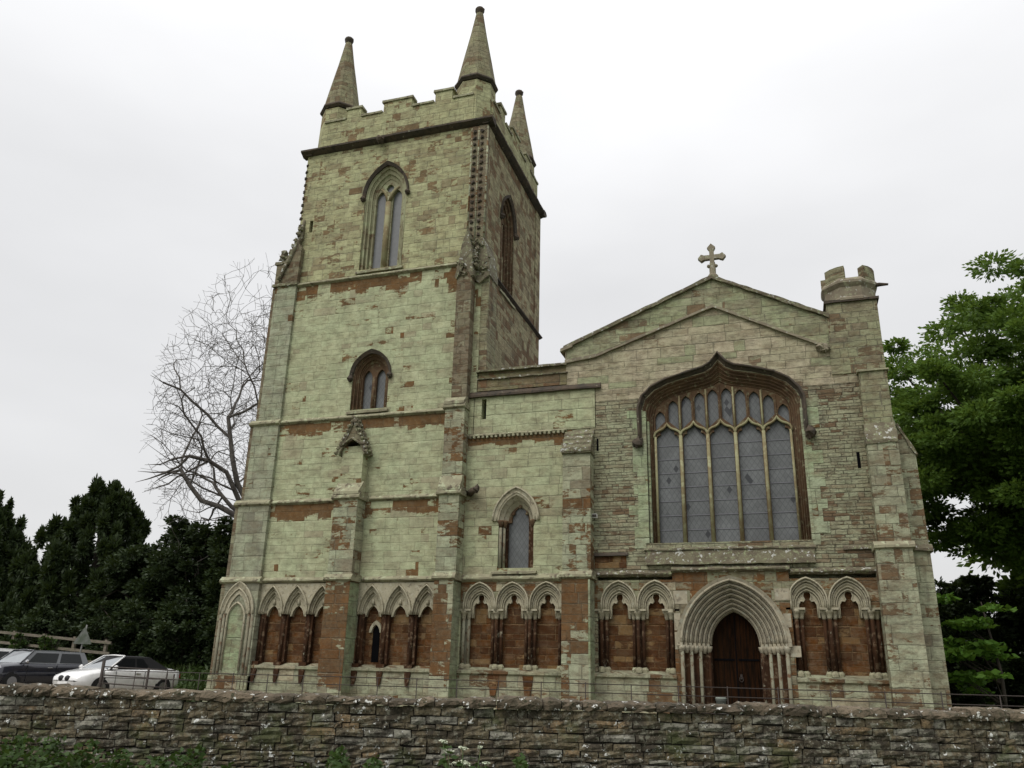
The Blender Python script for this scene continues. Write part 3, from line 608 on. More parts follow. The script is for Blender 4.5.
# --- arcades of blind arches
def arcade(x0, x1, cs, a, zs, h, tower, zt=Z1):
    top = zt - .12; AR = arch if tower else arcs
    outline = [(x0, top), (x0, zs)]
    for c in cs: outline += [(p[0], p[1]) for p in AR(c, a, zs, h, 8)]
    outline += [(x1, zs), (x1, top)]
    cl = [outline[0]]
    for p in outline[1:]:
        if abs(p[0] - cl[-1][0]) + abs(p[1] - cl[-1][1]) > .004: cl.append(p)
    cl = [p for p in cl if x0 - .001 <= p[0] <= x1 + .001]
    m = MB(); m.prism(cl, [], -.01, .31); bd(m, 'spandrel', 'trim' if tower else 'spandrel')
    m = MB(); m.box(x0, x1, .27, .33, 1.4, zt - .15); bd(m, 'recessed_panel', 'iron')
    m = MB(); m.extx([(-.14, 0), (-.14, .62), (-.05, .74), (-.03, 1.55), (-.09, 1.6), (-.09, 1.68), (.29, 1.78), (.29, 0)], x0, x1); pl_ = bd(m, 'plinth', 'plinth')
    for c in cs:
        lo, hi = max(x0, c - a), min(x1, c + a)
        clip = lambda L: [(min(max(p[0], x0), x1), p[1]) for p in L]
        m = MB()
        k1, k2, k3 = (1.0, .82, .64) if tower else (1.0, .78, .56)
        m.ring(clip(AR(c, a * k1, zs, h * k1)), clip(AR(c, a * k2, zs, h * k2)), -.075, .3, y0b=.09)
        m.ring(clip(AR(c, a * k2, zs, h * k2)), clip(AR(c, a * k3, zs, h * k3)), .02, .3, y0b=.18)
        for kk, yy, rr_ in ((.96, -.07, .026), (.87, -.01, .024), (.79, .04, .024), (.70, .07, .022), (.61, .10, .022)) if not tower else ((.95, -.06, .028), (.86, .02, .026), (.76, .06, .026), (.66, .12, .024)):
            m.tube([(p[0], yy, p[1]) for p in clip(AR(c, a * kk, zs, h * kk))], rr_, 5)
        ba = bd(m, 'blind_arch', 'trim')
        A = AR(c, a * k3, zs, h * k3, 8)
        if tower:
            T = AR(c, a * .50, zs - .06, h * .37, 6); bot = [(c - a * k3, zs)]
            outl = A + [(c + a * .5, zs - .06)] if False else A
            poly = [(c - a * k3, zs - .06)] + A[1:-1] + [(c + a * k3, zs - .06)] + T[::-1]
        else:
            w_ = a * .47; zt_ = zs - .2
            T = [(c - w_, zt_), (c - w_, zs + .02), (c - w_ * .98, zs + .14), (c - w_ * .72, zs + .24), (c - w_ * .42, zs + .22), (c - w_ * .30, zs + .27), (c - w_ * .46, zs + .37), (c - w_ * .34, zs + .48), (c - w_ * .12, zs + .535)]
            T = T + [(2 * c - x, z) for x, z in T[::-1]]
            poly = [(c - a * k3, zt_)] + A[1:-1] + [(c + a * k3, zt_)] + T[::-1]
        poly = clip(poly); cl2 = [poly[0]]
        for p in poly[1:]:
            if abs(p[0] - cl2[-1][0]) + abs(p[1] - cl2[-1][1]) > .004: cl2.append(p)
        m = MB(); m.prism(cl2, [], .135, .262)
        m.tube([(p[0], .135, p[1]) for p in clip(T)], .022, 5)
        if tower: m.tube([(c, .13, zs + h * .33), (c, .11, zs + h * .5)], [.07, .03], 5)
        bd(m, 'cusping', 'trim', ba)
    # piers with shafts
    xs_ = sorted(set([round(c - a, 3) for c in cs] + [round(c + a, 3) for c in cs])); xs2 = []
    for x in xs_:
        if xs2 and abs(x - xs2[-1]) < .22: xs2[-1] = (x + xs2[-1]) / 2
        else: xs2.append(x)
    for i, x in enumerate(xs2):
        if x < x0 - .2 or x > x1 + .2: continue
        end = i in (0, len(xs2) - 1)
        x = min(max(x, x0 + .10), x1 - .10)
        m = MB()
        if tower:
            m.box(x - .13, x + .13, .10, .26, 1.75, zs + .02); m.tube([(x, .09, 1.8), (x, .09, zs)], .05, 6)
            m.add([(x - .14, -.06, 1.80), (x + .14, -.06, 1.80), (x + .04, -.11, 1.16), (x - .04, -.11, 1.16), (x - .14, .2, 1.80), (x + .14, .2, 1.80)], [(0, 1, 2, 3), (0, 3, 4), (1, 2, 5), (0, 1, 5, 4), (2, 3, 4, 5)])
            bd(m, 'pier', 'shaft')
        else:
            for dx, yy in ((-.13, .16), (0, .07), (.13, .16)): m.tube([(x + dx, yy, 1.78), (x + dx, yy, zs - .12)], .05, 7)
            m.box(x - .15, x + .15, .17, .26, 1.78, zs - .1); pr_ = bd(m, 'pier', 'paleshaft' if (end and x < x0 + .3 and x0 < -9) else 'shaft')
            m = MB()
            for dx, yy in ((-.13, .16), (0, .07), (.13, .16)): m.lathe((x + dx, yy, zs - .24), [(.05, 0), (.065, .05), (.085, .16), (.12, .19), (.12, .25)], 8, 0, True)
            m.box(x - .24, x + .24, -.03, .26, zs - .0, zs + .055); bd(m, 'capital', 'trim', pr_)
            m = MB()
            for dx, yy in ((-.13, .16), (0, .07), (.13, .16)): m.lathe((x + dx, yy, 1.72), [(.10, 0), (.10, .08), (.06, .14)], 8)
            bd(m, 'shaft_base', 'string', pr_)
            m = MB(); m.add([(x - .17, -.04, 1.60), (x + .17, -.04, 1.60), (x + .08, -.10, 1.0), (x - .08, -.10, 1.0), (x - .17, .1, 1.6), (x + .17, .1, 1.6), (x + .08, .1, 1.), (x - .08, .1, 1.)], [(0, 1, 2, 3), (4, 5, 6, 7), (0, 3, 7, 4), (1, 2, 6, 5), (0, 1, 5, 4), (2, 3, 7, 6)])
            if not end and x < -6: bd(m, 'corbel_stop', 'iron', pr_)
arcade(-16.5, -13.78, [-16.03, -15.12, -14.21], .455, 3.25, .93, True)
arcade(-12.94, -10.12, [-12.45, -11.52, -10.60], .46, 3.25, .93, True)
arcade(-9.48, -6.2, [-8.86, -7.83, -6.79], .515, 3.36, .85, False)
arcade(-5.37, -3.11, [-4.66, -3.62], .52, 3.36, .86, False)
arcade(-.02, 2.17, [.40, 1.43], .515, 3.40, .86, False)
# lancet under the middle arch of the tower arcade
m = MB(); P_a = arch(-12.34, .22, 2.72, .36); P_b = arch(-12.34, .14, 2.72, .24); m.ring(P_a, P_b, .18, .28); lw_ = bd(m, 'slit_window', 'trim')
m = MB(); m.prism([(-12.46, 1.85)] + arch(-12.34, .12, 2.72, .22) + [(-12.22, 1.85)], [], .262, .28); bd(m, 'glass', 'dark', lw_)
# panel arch on the corner buttress
m = MB(); A1 = arch(-17.2, .62, 3.25, 1.02); A2 = arch(-17.2, .48, 3.25, .80); A3 = arch(-17.2, .33, 3.1, .5)
m.ring(jambs(A1, 3.25), jambs(A2, 3.25), -.24, -.1, y0b=-.17); m.ring(A2, arch(-17.2, .34, 3.25, .62), -.2, -.1)
for L, r_ in ((A1, .035), (A2, .03), (jambs(A3, 1.5), .035)): m.tube([(p[0], -.22, p[1]) for p in L], r_, 5)
pa = bd(m, 'panel_arch', 'trim')
m = MB()
for dx in (-.6, -.47, .47, .6): m.tube([(-17.2 + dx, -.18, .6), (-17.2 + dx, -.18, 3.3)], .05, 6)
bd(m, 'pier', 'paleshaft', pa)
m = MB(); m.prism([(-17.5, .9)] + arch(-17.2, .30, 3.1, .46) + [(-16.9, .9)], [], -.185, -.15); bd(m, 'green_panel', 'panelgreen', pa)
m = MB(); m.box(-18.0, -16.5, -.27, .1, 0, .95); m.box(-17.97, -16.5, -.22, .1, .95, 1.35); bd(m, 'buttress_plinth', 'plinth', pa)

for xs__, zt__ in ((-12.94, Z1), (-9.50, Z1), (-5.37, Z1)):
    m = MB(); m.box(xs__ - .05, xs__ + .005, -.585, .02, .96, zt__ - .14); bd(m, 'buttress_side', 'panelgreen')
# --- aisle wall between tower and nave front
a_open = [(-8.06, 4.62)] + arch(-7.72, .34, 6.02, .52) + [(-7.38, 4.62)]
def splay_open(cx, a, zb, zs, h): return [(cx - a, zb)] + arch(cx, a, zs, h) + [(cx + a, zb)]
AW = splay_open(-7.78, .56, 4.6, 6.02, .80)
m = MB(); m.prism(rect(-9.48, -6.0, Z1, 8.80), [AW], 0, .6); bd(m, 'aisle_wall', 'aisle')
m = MB(); m.prism(rect(-9.3, -5.30, 8.80, 10.1), [rect(-9.03, -8.87, 9.32, 10.0)], -.02, .6); bd(m, 'aisle_wall', 'aisle')
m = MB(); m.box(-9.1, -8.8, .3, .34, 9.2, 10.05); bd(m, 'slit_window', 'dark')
m = MB(); m.box(-9.48, -6.0, .3, .9, 0, Z1); bd(m, 'aisle_wall', 'aisle')
m = MB(); string(m, -9.47, -6.2, 0, 8.80, .07, .07); 
for i in range(22): m.box(-9.40 + i * .146, -9.33 + i * .146, -.10, .0, 8.68, 8.76)
bd(m, 'dentil_course', 'string')
m = MB(); string(m, -9.46, -6.2, 0, Z1, .11, .13); bd(m, 'string_course', 'string')
m = MB(); m.extx([(-.12, 10.06), (-.12, 10.12), (.02, 10.28), (.4, 10.28), (.4, 10.06)], -9.45, -5.1); 
bd(m, 'parapet_string', 'darktrim')
m = MB(); m.box(-9.2, -6.2, -.02, .4, 10.28, 10.66); m.box(-9.2, -6.22, .02, .4, 10.70, 10.92); pp = bd(m, 'aisle_parapet', 'parbrown')
m = MB(); m.box(-9.2, -6.18, -.08, .42, 10.66, 10.71); m.box(-9.25, -6.18, -.1, .5, 10.92, 11.0); bd(m, 'parapet_coping', 'mossy', pp)
m = MB()
for i in range(9): c_x = -8.9 + .31 * i; m.prism([(c_x - .15, 11.2), (c_x + .15, 11.2), (c_x, 11.62)], [], 3.2, 3.6)
m.box(-9.2, -6.2, 3.2, 3.6, 10.2, 11.2); bd(m, 'ridge_cresting', 'spire')
m = MB(); m.add([(-9.24, .4, 10.3), (-6.1, .4, 10.3), (-6.1, 24, 11.2), (-9.24, 24, 11.2)], [(0, 1, 2, 3)]); bd(m, 'aisle_roof', 'lead')
m = MB(); m.box(-9.2, -6.3, TY1, 24, 0, 10.2); bd(m, 'aisle_wall', 'south')
# aisle window
m = MB()
for k, (a1, a2, y1, y2, mt) in enumerate(((.56, .46, .02, .14, 0), (.46, .33, .16, .30, 0))):
    m.ring(jambs(arch(-7.78, a1 + .003, 6.02, .80 * a1 / .56), 6.0), jambs(arch(-7.76, a2, 6.02, .80 * a2 / .56), 6.0), y1, .5, y0b=y2)
win = bd(m, 'aisle_window', 'trim')
m = MB()
for sx in (-1, 1):
    m.box(min(-7.77 + sx * .34, -7.77 + sx * .50), max(-7.77 + sx * .34, -7.77 + sx * .50), .2, .5, 4.6, 6.0)
    if sx > 0: m.box(-7.77 + .44, -7.77 + .57, .04, .4, 4.6, 5.9)
bd(m, 'jamb', 'shaft', win)
m = MB(); m.tube([(-8.28, .04, 4.6), (-8.28, .04, 5.85)], .05, 8); m.tube([(-8.19, .12, 4.6), (-8.19, .12, 5.85)], .045, 8); bd(m, 'shaft', 'paleshaft', win)
m = MB()
for x, y in ((-8.28, .04), (-8.17, .12), (-7.25, .04)): m.lathe((x, y, 5.82), [(.05, 0), (.07, .1), (.11, .17), (.11, .22)], 8, 0, True)
bd(m, 'capital', 'browntrim', win)
m = MB(); m.ring(arch(-7.78, .76, 6.02, 1.06), arch(-7.78, .55, 6.02, .79), -.09, .03, y0b=-.02); m.tube([(p[0], -.08, p[1]) for p in arch(-7.78, .73, 6.02, 1.02)], .035, 5); m.tube([(p[0], -.03, p[1]) for p in arch(-7.78, .62, 6.02, .88)], .03, 5); bd(m, 'hood_mould', 'trim', win)
inner = [(-7.73 - .33, 6.0)] + arch(-7.73, .33, 6.02, .52) + [(-7.73 + .33, 6.0)]
m = MB()
Ta = arch(-7.73, .40, 6.02, .62, 8); Tb = [(-8.0, 6.0), (-8.0, 6.05), (-7.98, 6.22), (-7.9, 6.36), (-7.80, 6.46), (-7.73, 6.56)]; Tb = Tb + [(-15.46 - x, z) for x, z in Tb[::-1][1:]]
m.prism([(-8.13, 6.0)] + Ta[1:-1] + [(-7.33, 6.0)] + Tb[::-1], [], .28, .4)
for q_ in ((-7.95, 6.28), (-7.51, 6.28), (-7.73, 6.50)): m.blob((q_[0], .27, q_[1]), .06, 2, .3)
bd(m, 'cusping', 'browntrim', win)
m = MB(); m.box(-8.15, -7.3, .34, .36, 4.6, 6.62); bd(m, 'glass', 'glass', win)
m = MB(); m.extx([(-.12, 4.42), (-.12, 4.48), (.5, 4.66), (.5, 4.42)], -8.5, -7.1); bd(m, 'window_sill', 'string', win)
m = MB(); m.prism([(-8.0, 6.30), (-7.73, 6.64), (-7.46, 6.30), (-7.55, 6.30), (-7.73, 6.52), (-7.91, 6.30)], [], .3, .38)
# buttress between aisle and nave
b = buttress('buttress', [(0, Z1, -6.2, -5.37, -.55), (Z1, 7.95, -6.2, -5.36, -.47)], 'butt', strs=[(Z1, -6.2, -5.37, -.55, .08)])
m = MB(); m.extx([(-.55, 7.9), (-.56, 8.0), (-.04, 8.72), (.1, 8.72), (.1, 7.9)], -6.23, -5.33)
for i in range(4): m.box(-6.25, -5.31, -.57 + .13 * i, -.40 + .13 * i, 7.95 + .18 * i, 8.05 + .18 * i)
bd(m, 'weathering', 'mossy', b)
m = MB(); m.box(-6.24, -5.33, -.62, 0, 0, .95); bd(m, 'buttress_plinth', 'plinth', b)
m = MB(); m.box(-6.02, -5.28, -.004, .9, 0, 8.80); bd(m, 'aisle_wall', 'nave')

# --- nave west wall
NX0, NX1 = -6.23, 3.0
HO = [(-3.93, 8.3), (-3.95, 9.3), (-3.82, 9.66), (-3.52, 9.94), (-3.09, 10.14), (-2.43, 10.31), (-1.98, 10.42), (-1.75, 10.56), (-1.53, 10.84),
      (-1.31, 10.56), (-1.08, 10.42), (-.6, 10.31), (.02, 10.12), (.42, 9.88), (.68, 9.58), (.80, 9.3), (.80, 8.3)]
HI = [(-3.55, 8.3), (-3.55, 9.02), (-3.46, 9.36), (-3.22, 9.57), (-2.9, 9.70), (-2.4, 9.81), (-1.95, 9.88), (-1.72, 9.94), (-1.55, 10.03),
      (-1.38, 9.94), (-1.15, 9.88), (-.7, 9.80), (-.2, 9.67), (.1, 9.52), (.33, 9.30), (.41, 9.0), (.41, 8.3)]
def shrink(A, B, t): return [(a[0] * (1 - t) + b[0] * t, a[1] * (1 - t) + b[1] * t) for a, b in zip(A, B)]
WB = 5.24
Wo = shrink(HO, HI, .25)
hole_w = [(Wo[0][0], WB)] + Wo + [(Wo[-1][0], WB)]
D0x, D1x, Dc = -2.97, -.18, -1.575
door_open = [(D0x, 0)] + arch(Dc, 1.395, 2.5, 1.72, 12) + [(D1x, 0)]
GLm = [(-6.23, 10.98), (-5.25, 11.1), (-1.57, 12.38), (1.40, 10.80)]
low = [(NX1, Z1), (NX1, 8.3), (NX1, 9.9), (1.62, 9.9), (1.62, 10.8), (1.40, 10.80), (-1.57, 12.38), (-5.25, 11.1), (-6.23, 10.98), (-6.23, 10.12), (-5.28, 10.12), (-5.28, Z1)]
ZG = 9.62
kl = next(i for i, p in enumerate(Wo) if p[1] > ZG); kr = len(Wo) - 1 - next(i for i, p in enumerate(Wo[::-1]) if p[1] > ZG)
def zcut(a, b): u = (ZG - a[1]) / (b[1] - a[1]); return (a[0] + (b[0] - a[0]) * u, ZG)
PLc = zcut(Wo[kl - 1], Wo[kl]); PRc = zcut(Wo[kr + 1], Wo[kr])
m = MB(); m.prism([(-5.28, Z1), (NX1, Z1), (NX1, ZG), PRc] + Wo[kr + 1:][:] + [(Wo[-1][0], WB), (Wo[0][0], WB)] + Wo[:kl] + [PLc, (-5.28, ZG)], [], 0, .9); bd(m, 'nave_wall', 'nave')
m = MB(); m.prism([(-5.28, ZG), PLc] + Wo[kl:kr + 1] + [PRc, (NX1, ZG), (NX1, 9.9), (1.62, 9.9), (1.62, 10.8), (1.40, 10.80), (-1.57, 12.38), (-5.25, 11.1), (-6.23, 10.98), (-6.23, 10.12), (-5.28, 10.12)], [], .0, .9); bd(m, 'gable_wall', 'gable')
m = MB(); m.prism([(1.40, 10.80), (-1.57, 12.38), (-5.25, 11.1), (-6.23, 10.98), (-6.23, 11.48), (-1.55, 13.36), (1.66, 11.68), (1.66, 10.8)], [], .02, .6); gb = bd(m, 'gable_parapet', 'parapet')
m = MB()
def rake(m, A, B, y0, y1, t0, t1):
    m.prism([(A[0], A[1] + t0), (B[0], B[1] + t0), (B[0], B[1] + t1), (A[0], A[1] + t1)], [], y0, y1)
rake(m, (-6.3, 11.45), (-1.55, 13.36), -.08, .7, 0, .12); rake(m, (-1.55, 13.36), (1.72, 11.66), -.08, .7, 0, .12)
bd(m, 'gable_coping', 'mossy', gb)
m = MB(); rake(m, (-6.4, 11.36), (-6.0, 11.50), -.1, .7, 0, .12); rake(m, (-5.25, 11.10), (-1.57, 12.38), -.10, .05, -.01, .07); rake(m, (-1.57, 12.38), (1.40, 10.80), -.10, .05, -.01, .07); rake(m, (-6.25, 10.98), (-5.25, 11.10), -.10, .05, -.02, .09)
for i in range(3): m.blob((1.40 + .06 * i, -.1, 10.74 - .02 * i), .12, i, .4)
bd(m, 'drip_mould', 'coping', gb)
# kneeler at the left foot of the gable
m = MB(); m.box(-6.26, -5.9, .03, .6, 11.0, 11.4); bd(m, 'kneeler', 'gable', gb)
# gable cross
m = MB(); m.lathe((-1.53, .25, 13.3), [(.20, 0), (.16, .3), (.10, .34), (.085, .75)], 8)
m.box(-1.60, -1.46, .18, .32, 13.6, 14.5)
cr = bd(m, 'gable_cross', 'coping')
m = MB(); m.box(-1.84, -1.22, .185, .315, 14.155, 14.295)
for a_, b_ in (((-1.53, 14.60), (0, 1)), ((-1.86, 14.225), (-1, 0)), ((-1.20, 14.225), (1, 0))):
    cx_, cz_ = a_; dx_, dz_ = b_
    if dz_: m.prism([(cx_ - .07, cz_ - .14), (cx_ - .13, cz_ - .04), (cx_, cz_ + .10), (cx_ + .13, cz_ - .04), (cx_ + .07, cz_ - .14)], [], .175, .325)
    else: m.prism([(cx_ - dx_ * .1, cz_ - .07), (cx_ - dx_ * .0, cz_ - .12), (cx_ + dx_ * .11, cz_), (cx_ - dx_ * .0, cz_ + .12), (cx_ - dx_ * .1, cz_ + .07)], [], .175, .325)
for sx in (-1, 1): m.blob((-1.53 + sx * .11, .25, 13.93), .06, 3, .2)
bd(m, 'cross_arms', 'coping', cr)
# nave strings and lower wall
m = MB(); string(m, -5.36, -3.13, 0, 4.40, .10, .1); string(m, -3.15, .02, -.04, 4.50, .12, .1); string(m, .02, 2.17, 0, 4.42, .10, .1)
m.extx([(-.06, 4.96), (-.06, 5.0), (0, 5.08), (.05, 5.08), (.05, 4.96)], 1.42, 2.2); bds(m, 'string_course', 'mossy')
m = MB(); m.box(-6.0, NX0 + 3.10, .3, .9, 0, Z1); m.box(D1x + .14, NX1, .3, .9, 0, Z1); bds(m, 'nave_wall', 'nave')
# door bay: wall round the doorway with ironstone above
m = MB(); m.prism([(-3.13, 0), (D0x, 0)] + arch(Dc, 1.395, 2.5, 1.72, 12) + [(D1x, 0), (-.02, 0), (-.02, 4.42), (-3.13, 4.42)], [], -.03, .9); bd(m, 'doorway_wall', 'spandrel')
m = MB(); m.box(-3.1, 0, -.025, .9, 4.3, 4.42)
# doorway: six moulded orders
m = MB(); N = 7
for k in range(N):
    t1, t2 = k / N, (k + 1) / N
    a1 = 1.40 - .76 * t1; a2 = 1.40 - .76 * t2; h1_ = 1.72 - .82 * t1; h2_ = 1.72 - .82 * t2
    m.ring(arch(Dc, a1 + .002, 2.5, h1_, 14), arch(Dc, a2, 2.5, h2_, 14), -.10 + .11 * k, 1.0, y0b=.06 + .11 * k)
    m.tube([(p[0], -.10 + .11 * k, p[1]) for p in arch(Dc, a1 - .035, 2.5, h1_ - .03, 14)], .038, 6)
    m.tube([(p[0], -.05 + .11 * k, p[1]) for p in arch(Dc, a1 - .085, 2.5, h1_ - .08, 14)], .018, 5)
dw = bd(m, 'doorway', 'doortrim')
m = MB(); m.ring(arch(Dc, 1.50, 2.46, 1.84, 14), arch(Dc, 1.39, 2.46, 1.70, 14), -.16, .0, y0b=-.10); bd(m, 'hood_mould', 'doortrim', dw)
m = MB()
for sx in (-1, 1):
    for k in range(N):
        xa = Dc + sx * (1.40 - .76 * k / N); xb = Dc + sx * (1.40 - .76 * (k + 1) / N)
        m.box(min(xa, xb), max(xa, xb), -.0 + .11 * k, 1.0, 0, 2.36)
    bd(m, 'doorway_jamb', 'shaft', dw); m = MB()
for sx in (-1, 1):
    for k, mt in ((0, 'paleshaft'), (2, 'paleshaft'), (4, 'paleshaft'), (6, 'shaft')):
        xa = Dc + sx * (1.36 - .76 * k / N); m = MB(); y_ = -.06 + .11 * k
        m.tube([(xa, y_, .1), (xa, y_, 2.32)], .05, 8); sh_ = bd(m, 'shaft', mt, dw)
m = MB()
for sx in (-1, 1):
    for k in range(N):
        xa = Dc + sx * (1.37 - .76 * k / N); y_ = -.05 + .11 * k
        m.lathe((xa, y_, 2.26), [(.05, 0), (.07, .06), (.10, .12), (.11, .2)], 8, 0, True)
        xb = Dc + sx * (1.46 - .76 * k / N); xc = Dc + sx * (1.46 - .76 * (k + 1) / N)
        m.box(min(xb, xc) - .02, max(xb, xc) + .02, y_ - .10, 1.0, 2.45, 2.53)
    bd(m, 'capital', 'doortrim', dw); m = MB()
m = MB(); m.prism([(Dc - .66, 0)] + arch(Dc, .66, 2.5, .95) + [(Dc + .66, 0)], [], .88, .95); dr = bd(m, 'door', 'oak')
m = MB(); 
for z in (.75, 2.1):
    m.box(Dc - .6, Dc - .05, .86, .885, z, z + .05); m.box(Dc + .05, Dc + .6, .86, .885, z, z + .05)
m.box(Dc - .012, Dc + .012, .865, .885, 0, 3.3); bd(m, 'door_hinge', 'dark', dr)
m = MB(); m.tube([(Dc + .1 + .05 * math.cos(t), .85, 1.62 + .07 * math.sin(t)) for t in [2 * PI * i / 10 for i in range(11)]], .012, 5); m.box(Dc + .07, Dc + .13, .85, .885, 1.62, 1.75); bd(m, 'door_handle', 'ironwork', dr)
m = MB(); m.box(-2.3, -.85, -.2, .8, 0, .06); bd(m, 'door_step', 'coping', dw)
# pale ashlar blocks beside the doorway
m = MB()
for x0, x1, z0, z1 in ((-3.12, -2.74, 3.55, 3.9), (-3.12, -2.95, 2.85, 3.3), (-3.12, -2.98, 2.35, 2.8), (-.42, -.04, 3.65, 3.95), (-.25, -.05, 2.95, 3.3), (-.14, .13, 2.2, 2.48)):
    m.box(x0, x1, -.038, .1, z0, z1)
bds(m, 'pale_block', 'doortrim')

# --- big west window
m = MB(); ks = 5
def wpath(t): P_ = shrink(HO, HI, t); return [(P_[0][0], WB)] + P_ + [(P_[-1][0], WB)]
for k in range(ks):
    t1 = .25 + .75 * k / ks; t2 = .25 + .75 * (k + 1) / ks
    m.ring(wpath(t1), wpath(t2), .01 + .07 * k, .5, y0b=.06 + .07 * k)
    m.tube([(p[0], .03 + .07 * k, p[1]) for p in wpath(t1 + .05)], .030, 5)
ww = bd(m, 'west_window', 'browntrim')
m = MB(); m.box(-3.86, -3.74, -.03, .2, WB, 9.2); m.box(-3.72, -3.66, .06, .2, WB, 8.9); m.box(.66, .74, -.03, .2, WB, 9.0); bds(m, 'jamb', 'quoin', ww)
m = MB(); m.ring(shrink(HO, HI, -.05), shrink(HO, HI, .20), -.15, .05, y0b=-.02); m.tube([(p[0], -.14, p[1]) for p in shrink(HO, HI, -.02)], .04, 6)
bd(m, 'hood_mould', 'darktrim', ww)
m = MB(); m.blob((-3.98, -.12, 8.22), .17, 4, .3); m.blob((.88, -.12, 8.22), .17, 5, .3); bds(m, 'label_stop', 'darktrim', ww)
JJ = 0
cxs = [-3.55 + .792 * (i + .5) for i in range(5)]
holes = []; ogs = []
def topz(x):
    P_ = HI
    for (xa, za), (xb, zb) in zip(P_[1:-1], P_[2:]):
        if xa <= x <= xb: return za + (zb - za) * (x - xa) / (xb - xa)
    return 9
hw = .335
for c in cxs:
    c_ = c
    holes.append([(c_ - hw, WB + .03)] + [(p[0], p[1]) for p in cusped(c_, hw, 8.36, .42)] + [(c_ + hw, WB + .03)])
    ogs.append(ogee(c_, hw + .06, 8.42, .44))
    for sx in (-1, 1):
        cc = c_ + sx * .199; hw2 = .150; tz = min(topz(cc - .12), topz(cc + .12)) - .05
        zb_in, zb_out = 8.93, 8.66
        L = arch(cc, hw2, tz - .24, .24, 5)
        b0 = (cc - hw2, zb_out if sx < 0 else zb_in); b1 = (cc + hw2, zb_in if sx < 0 else zb_out)
        holes.append([b0] + [(p[0], p[1]) for p in L] + [b1])
outer = [(HI[0][0] - .02, WB)] + [(p[0], p[1] + .02) for p in HI] + [(HI[-1][0] + .02, WB)]
m = MB(); m.prism(outer, holes, .30, .44); tr = bd(m, 'tracery', 'browntrim', ww)
m = MB()
for L in ogs: m.tube([(p[0], .27, p[1]) for p in L], .038, 6)
bd(m, 'ogee_moulding', 'mullion', tr)
for i in range(6):
    x = -3.55 + .792 * i + (.04 if i == 0 else -.04 if i == 5 else 0); m = MB(); m.tube([(x, .27, WB), (x, .27, 8.45)], .055 if 0 < i < 5 else .04, 6)
    if 0 < i < 5: m.tube([(x, .28, 8.45), (x, .28, topz(x) - .02)], .03, 6)
    bd(m, 'mullion', 'mullion', ww)
m = MB()
for i in range(5):
    m.tube([(cxs[i], .28, 8.85), (cxs[i], .29, topz(cxs[i]) - .05)], .022, 5)
bds(m, 'upper_mullion', 'browntrim', ww)
m = MB(); m.prism([(HI[0][0], WB)] + [(p[0], p[1] - .01) for p in HI] + [(HI[-1][0], WB)], [], .40, .42); bd(m, 'glass', 'glass', ww)
m = MB()
for c in cxs:
    for k in range(7): m.box(c - hw, c + hw, .385, .398, WB + .42 * (k + 1) - .01, WB + .42 * (k + 1) + .012)
bds(m, 'saddle_bar', plain('saddle_bar_lead', (.16, .16, .18), .6), ww)
m = MB(); m.extx([(-.10, 5.02), (-.10, 5.06), (.35, 5.27), (.42, 5.27), (.42, 5.02)], -3.9, .75); m.extx([(-.14, 4.62), (-.12, 4.72), (-.06, 5.02), (.1, 5.02), (.1, 4.62)], -3.85, .70); bd(m, 'window_sill', 'mossy', ww)
# green ashlar quoins either side of the window
m = MB(); rr = random.Random(3); z = 5.1
while z < 9.2:
    hh = rr.uniform(.26, .42)
    a_ = rr.choice((.18, .45, .3)); m.box(-3.86 - a_, -3.83, -.012, .1, z, min(z + hh, 9.25)); a_ = rr.choice((.18, .45, .3)); m.box(.69, .70 + a_, -.012, .1, z, min(z + hh, 9.25)); z += hh
bds(m, 'window_quoin', 'quoin')
m = MB(); m.extx([(-.10, 4.90), (-.08, 4.96), (0, 5.0), (.05, 5.0), (.05, 4.90)], -5.37, -4.36); lg = bd(m, 'ledge', 'darktrim')
m = MB(); m.box(-5.35, -4.42, -.012, .05, 4.55, 4.89); bd(m, 'ironstone_block', 'iron')
m = MB(); m.box(-5.26, -5.20, -.004, .1, 8.05, 8.45); m.box(2.02, 2.10, -.006, .1, 7.15, 7.6); bds(m, 'slit_window', 'dark')  # flat black slabs drawn for the darkness in the slits
# ironstone blocks above the arcade at the right
# --- right hand corner: buttress and stair turret
b = buttress('corner_buttress', [(0, 4.95, 2.16, 3.03, -.62), (4.95, 7.75, 2.27, 3.04, -.50)], 'butt_pale', strs=[(4.97, 2.2, 3.02, -.58, .10)])
m = MB(); m.extx([(-.53, 7.7), (-.54, 7.78), (-.30, 8.32), (.05, 8.32), (.05, 7.7)], 2.26, 3.05); bd(m, 'weathering', 'mossy', b)
m = MB(); m.extx([(-.28, 8.3), (-.28, 9.85), (.1, 9.85), (.1, 8.3)], 2.30, 3.02); bd(m, 'upper_buttress', 'turret', b)
m = MB(); m.prism([(2.98, 0), (3.52, 0), (3.52, 4.9), (3.50, 7.5), (3.12, 8.3), (2.98, 8.9)], [], .02, .9); sb = bd(m, 'side_buttress', 'butt_pale', b)
m = MB(); m.extx([(-.08, 4.88), (-.08, 4.94), (.02, 5.05), (.9, 5.05), (.9, 4.86)], 3.08, 3.60); m.prism([(3.56, 7.46), (3.14, 8.36), (3.10, 8.30), (3.48, 7.44)], [], -.04, .92); bd(m, 'string_course', 'mossy', sb)
m = MB(); m.box(2.12, 3.06, -.68, .0, 0, .9); m.box(3.0, 3.58, -.05, .9, 0, .9); bd(m, 'buttress_plinth', 'plinth', b)
TC = (2.38, .62)
m = MB(); m.prism([(1.62, 9.9), (3.04, 9.9), (3.04, 12.15), (1.66, 12.15), (1.66, 11), (1.62, 10.8)], [], -.03, 1.3)
tt = bd(m, 'stair_turret', 'turret')
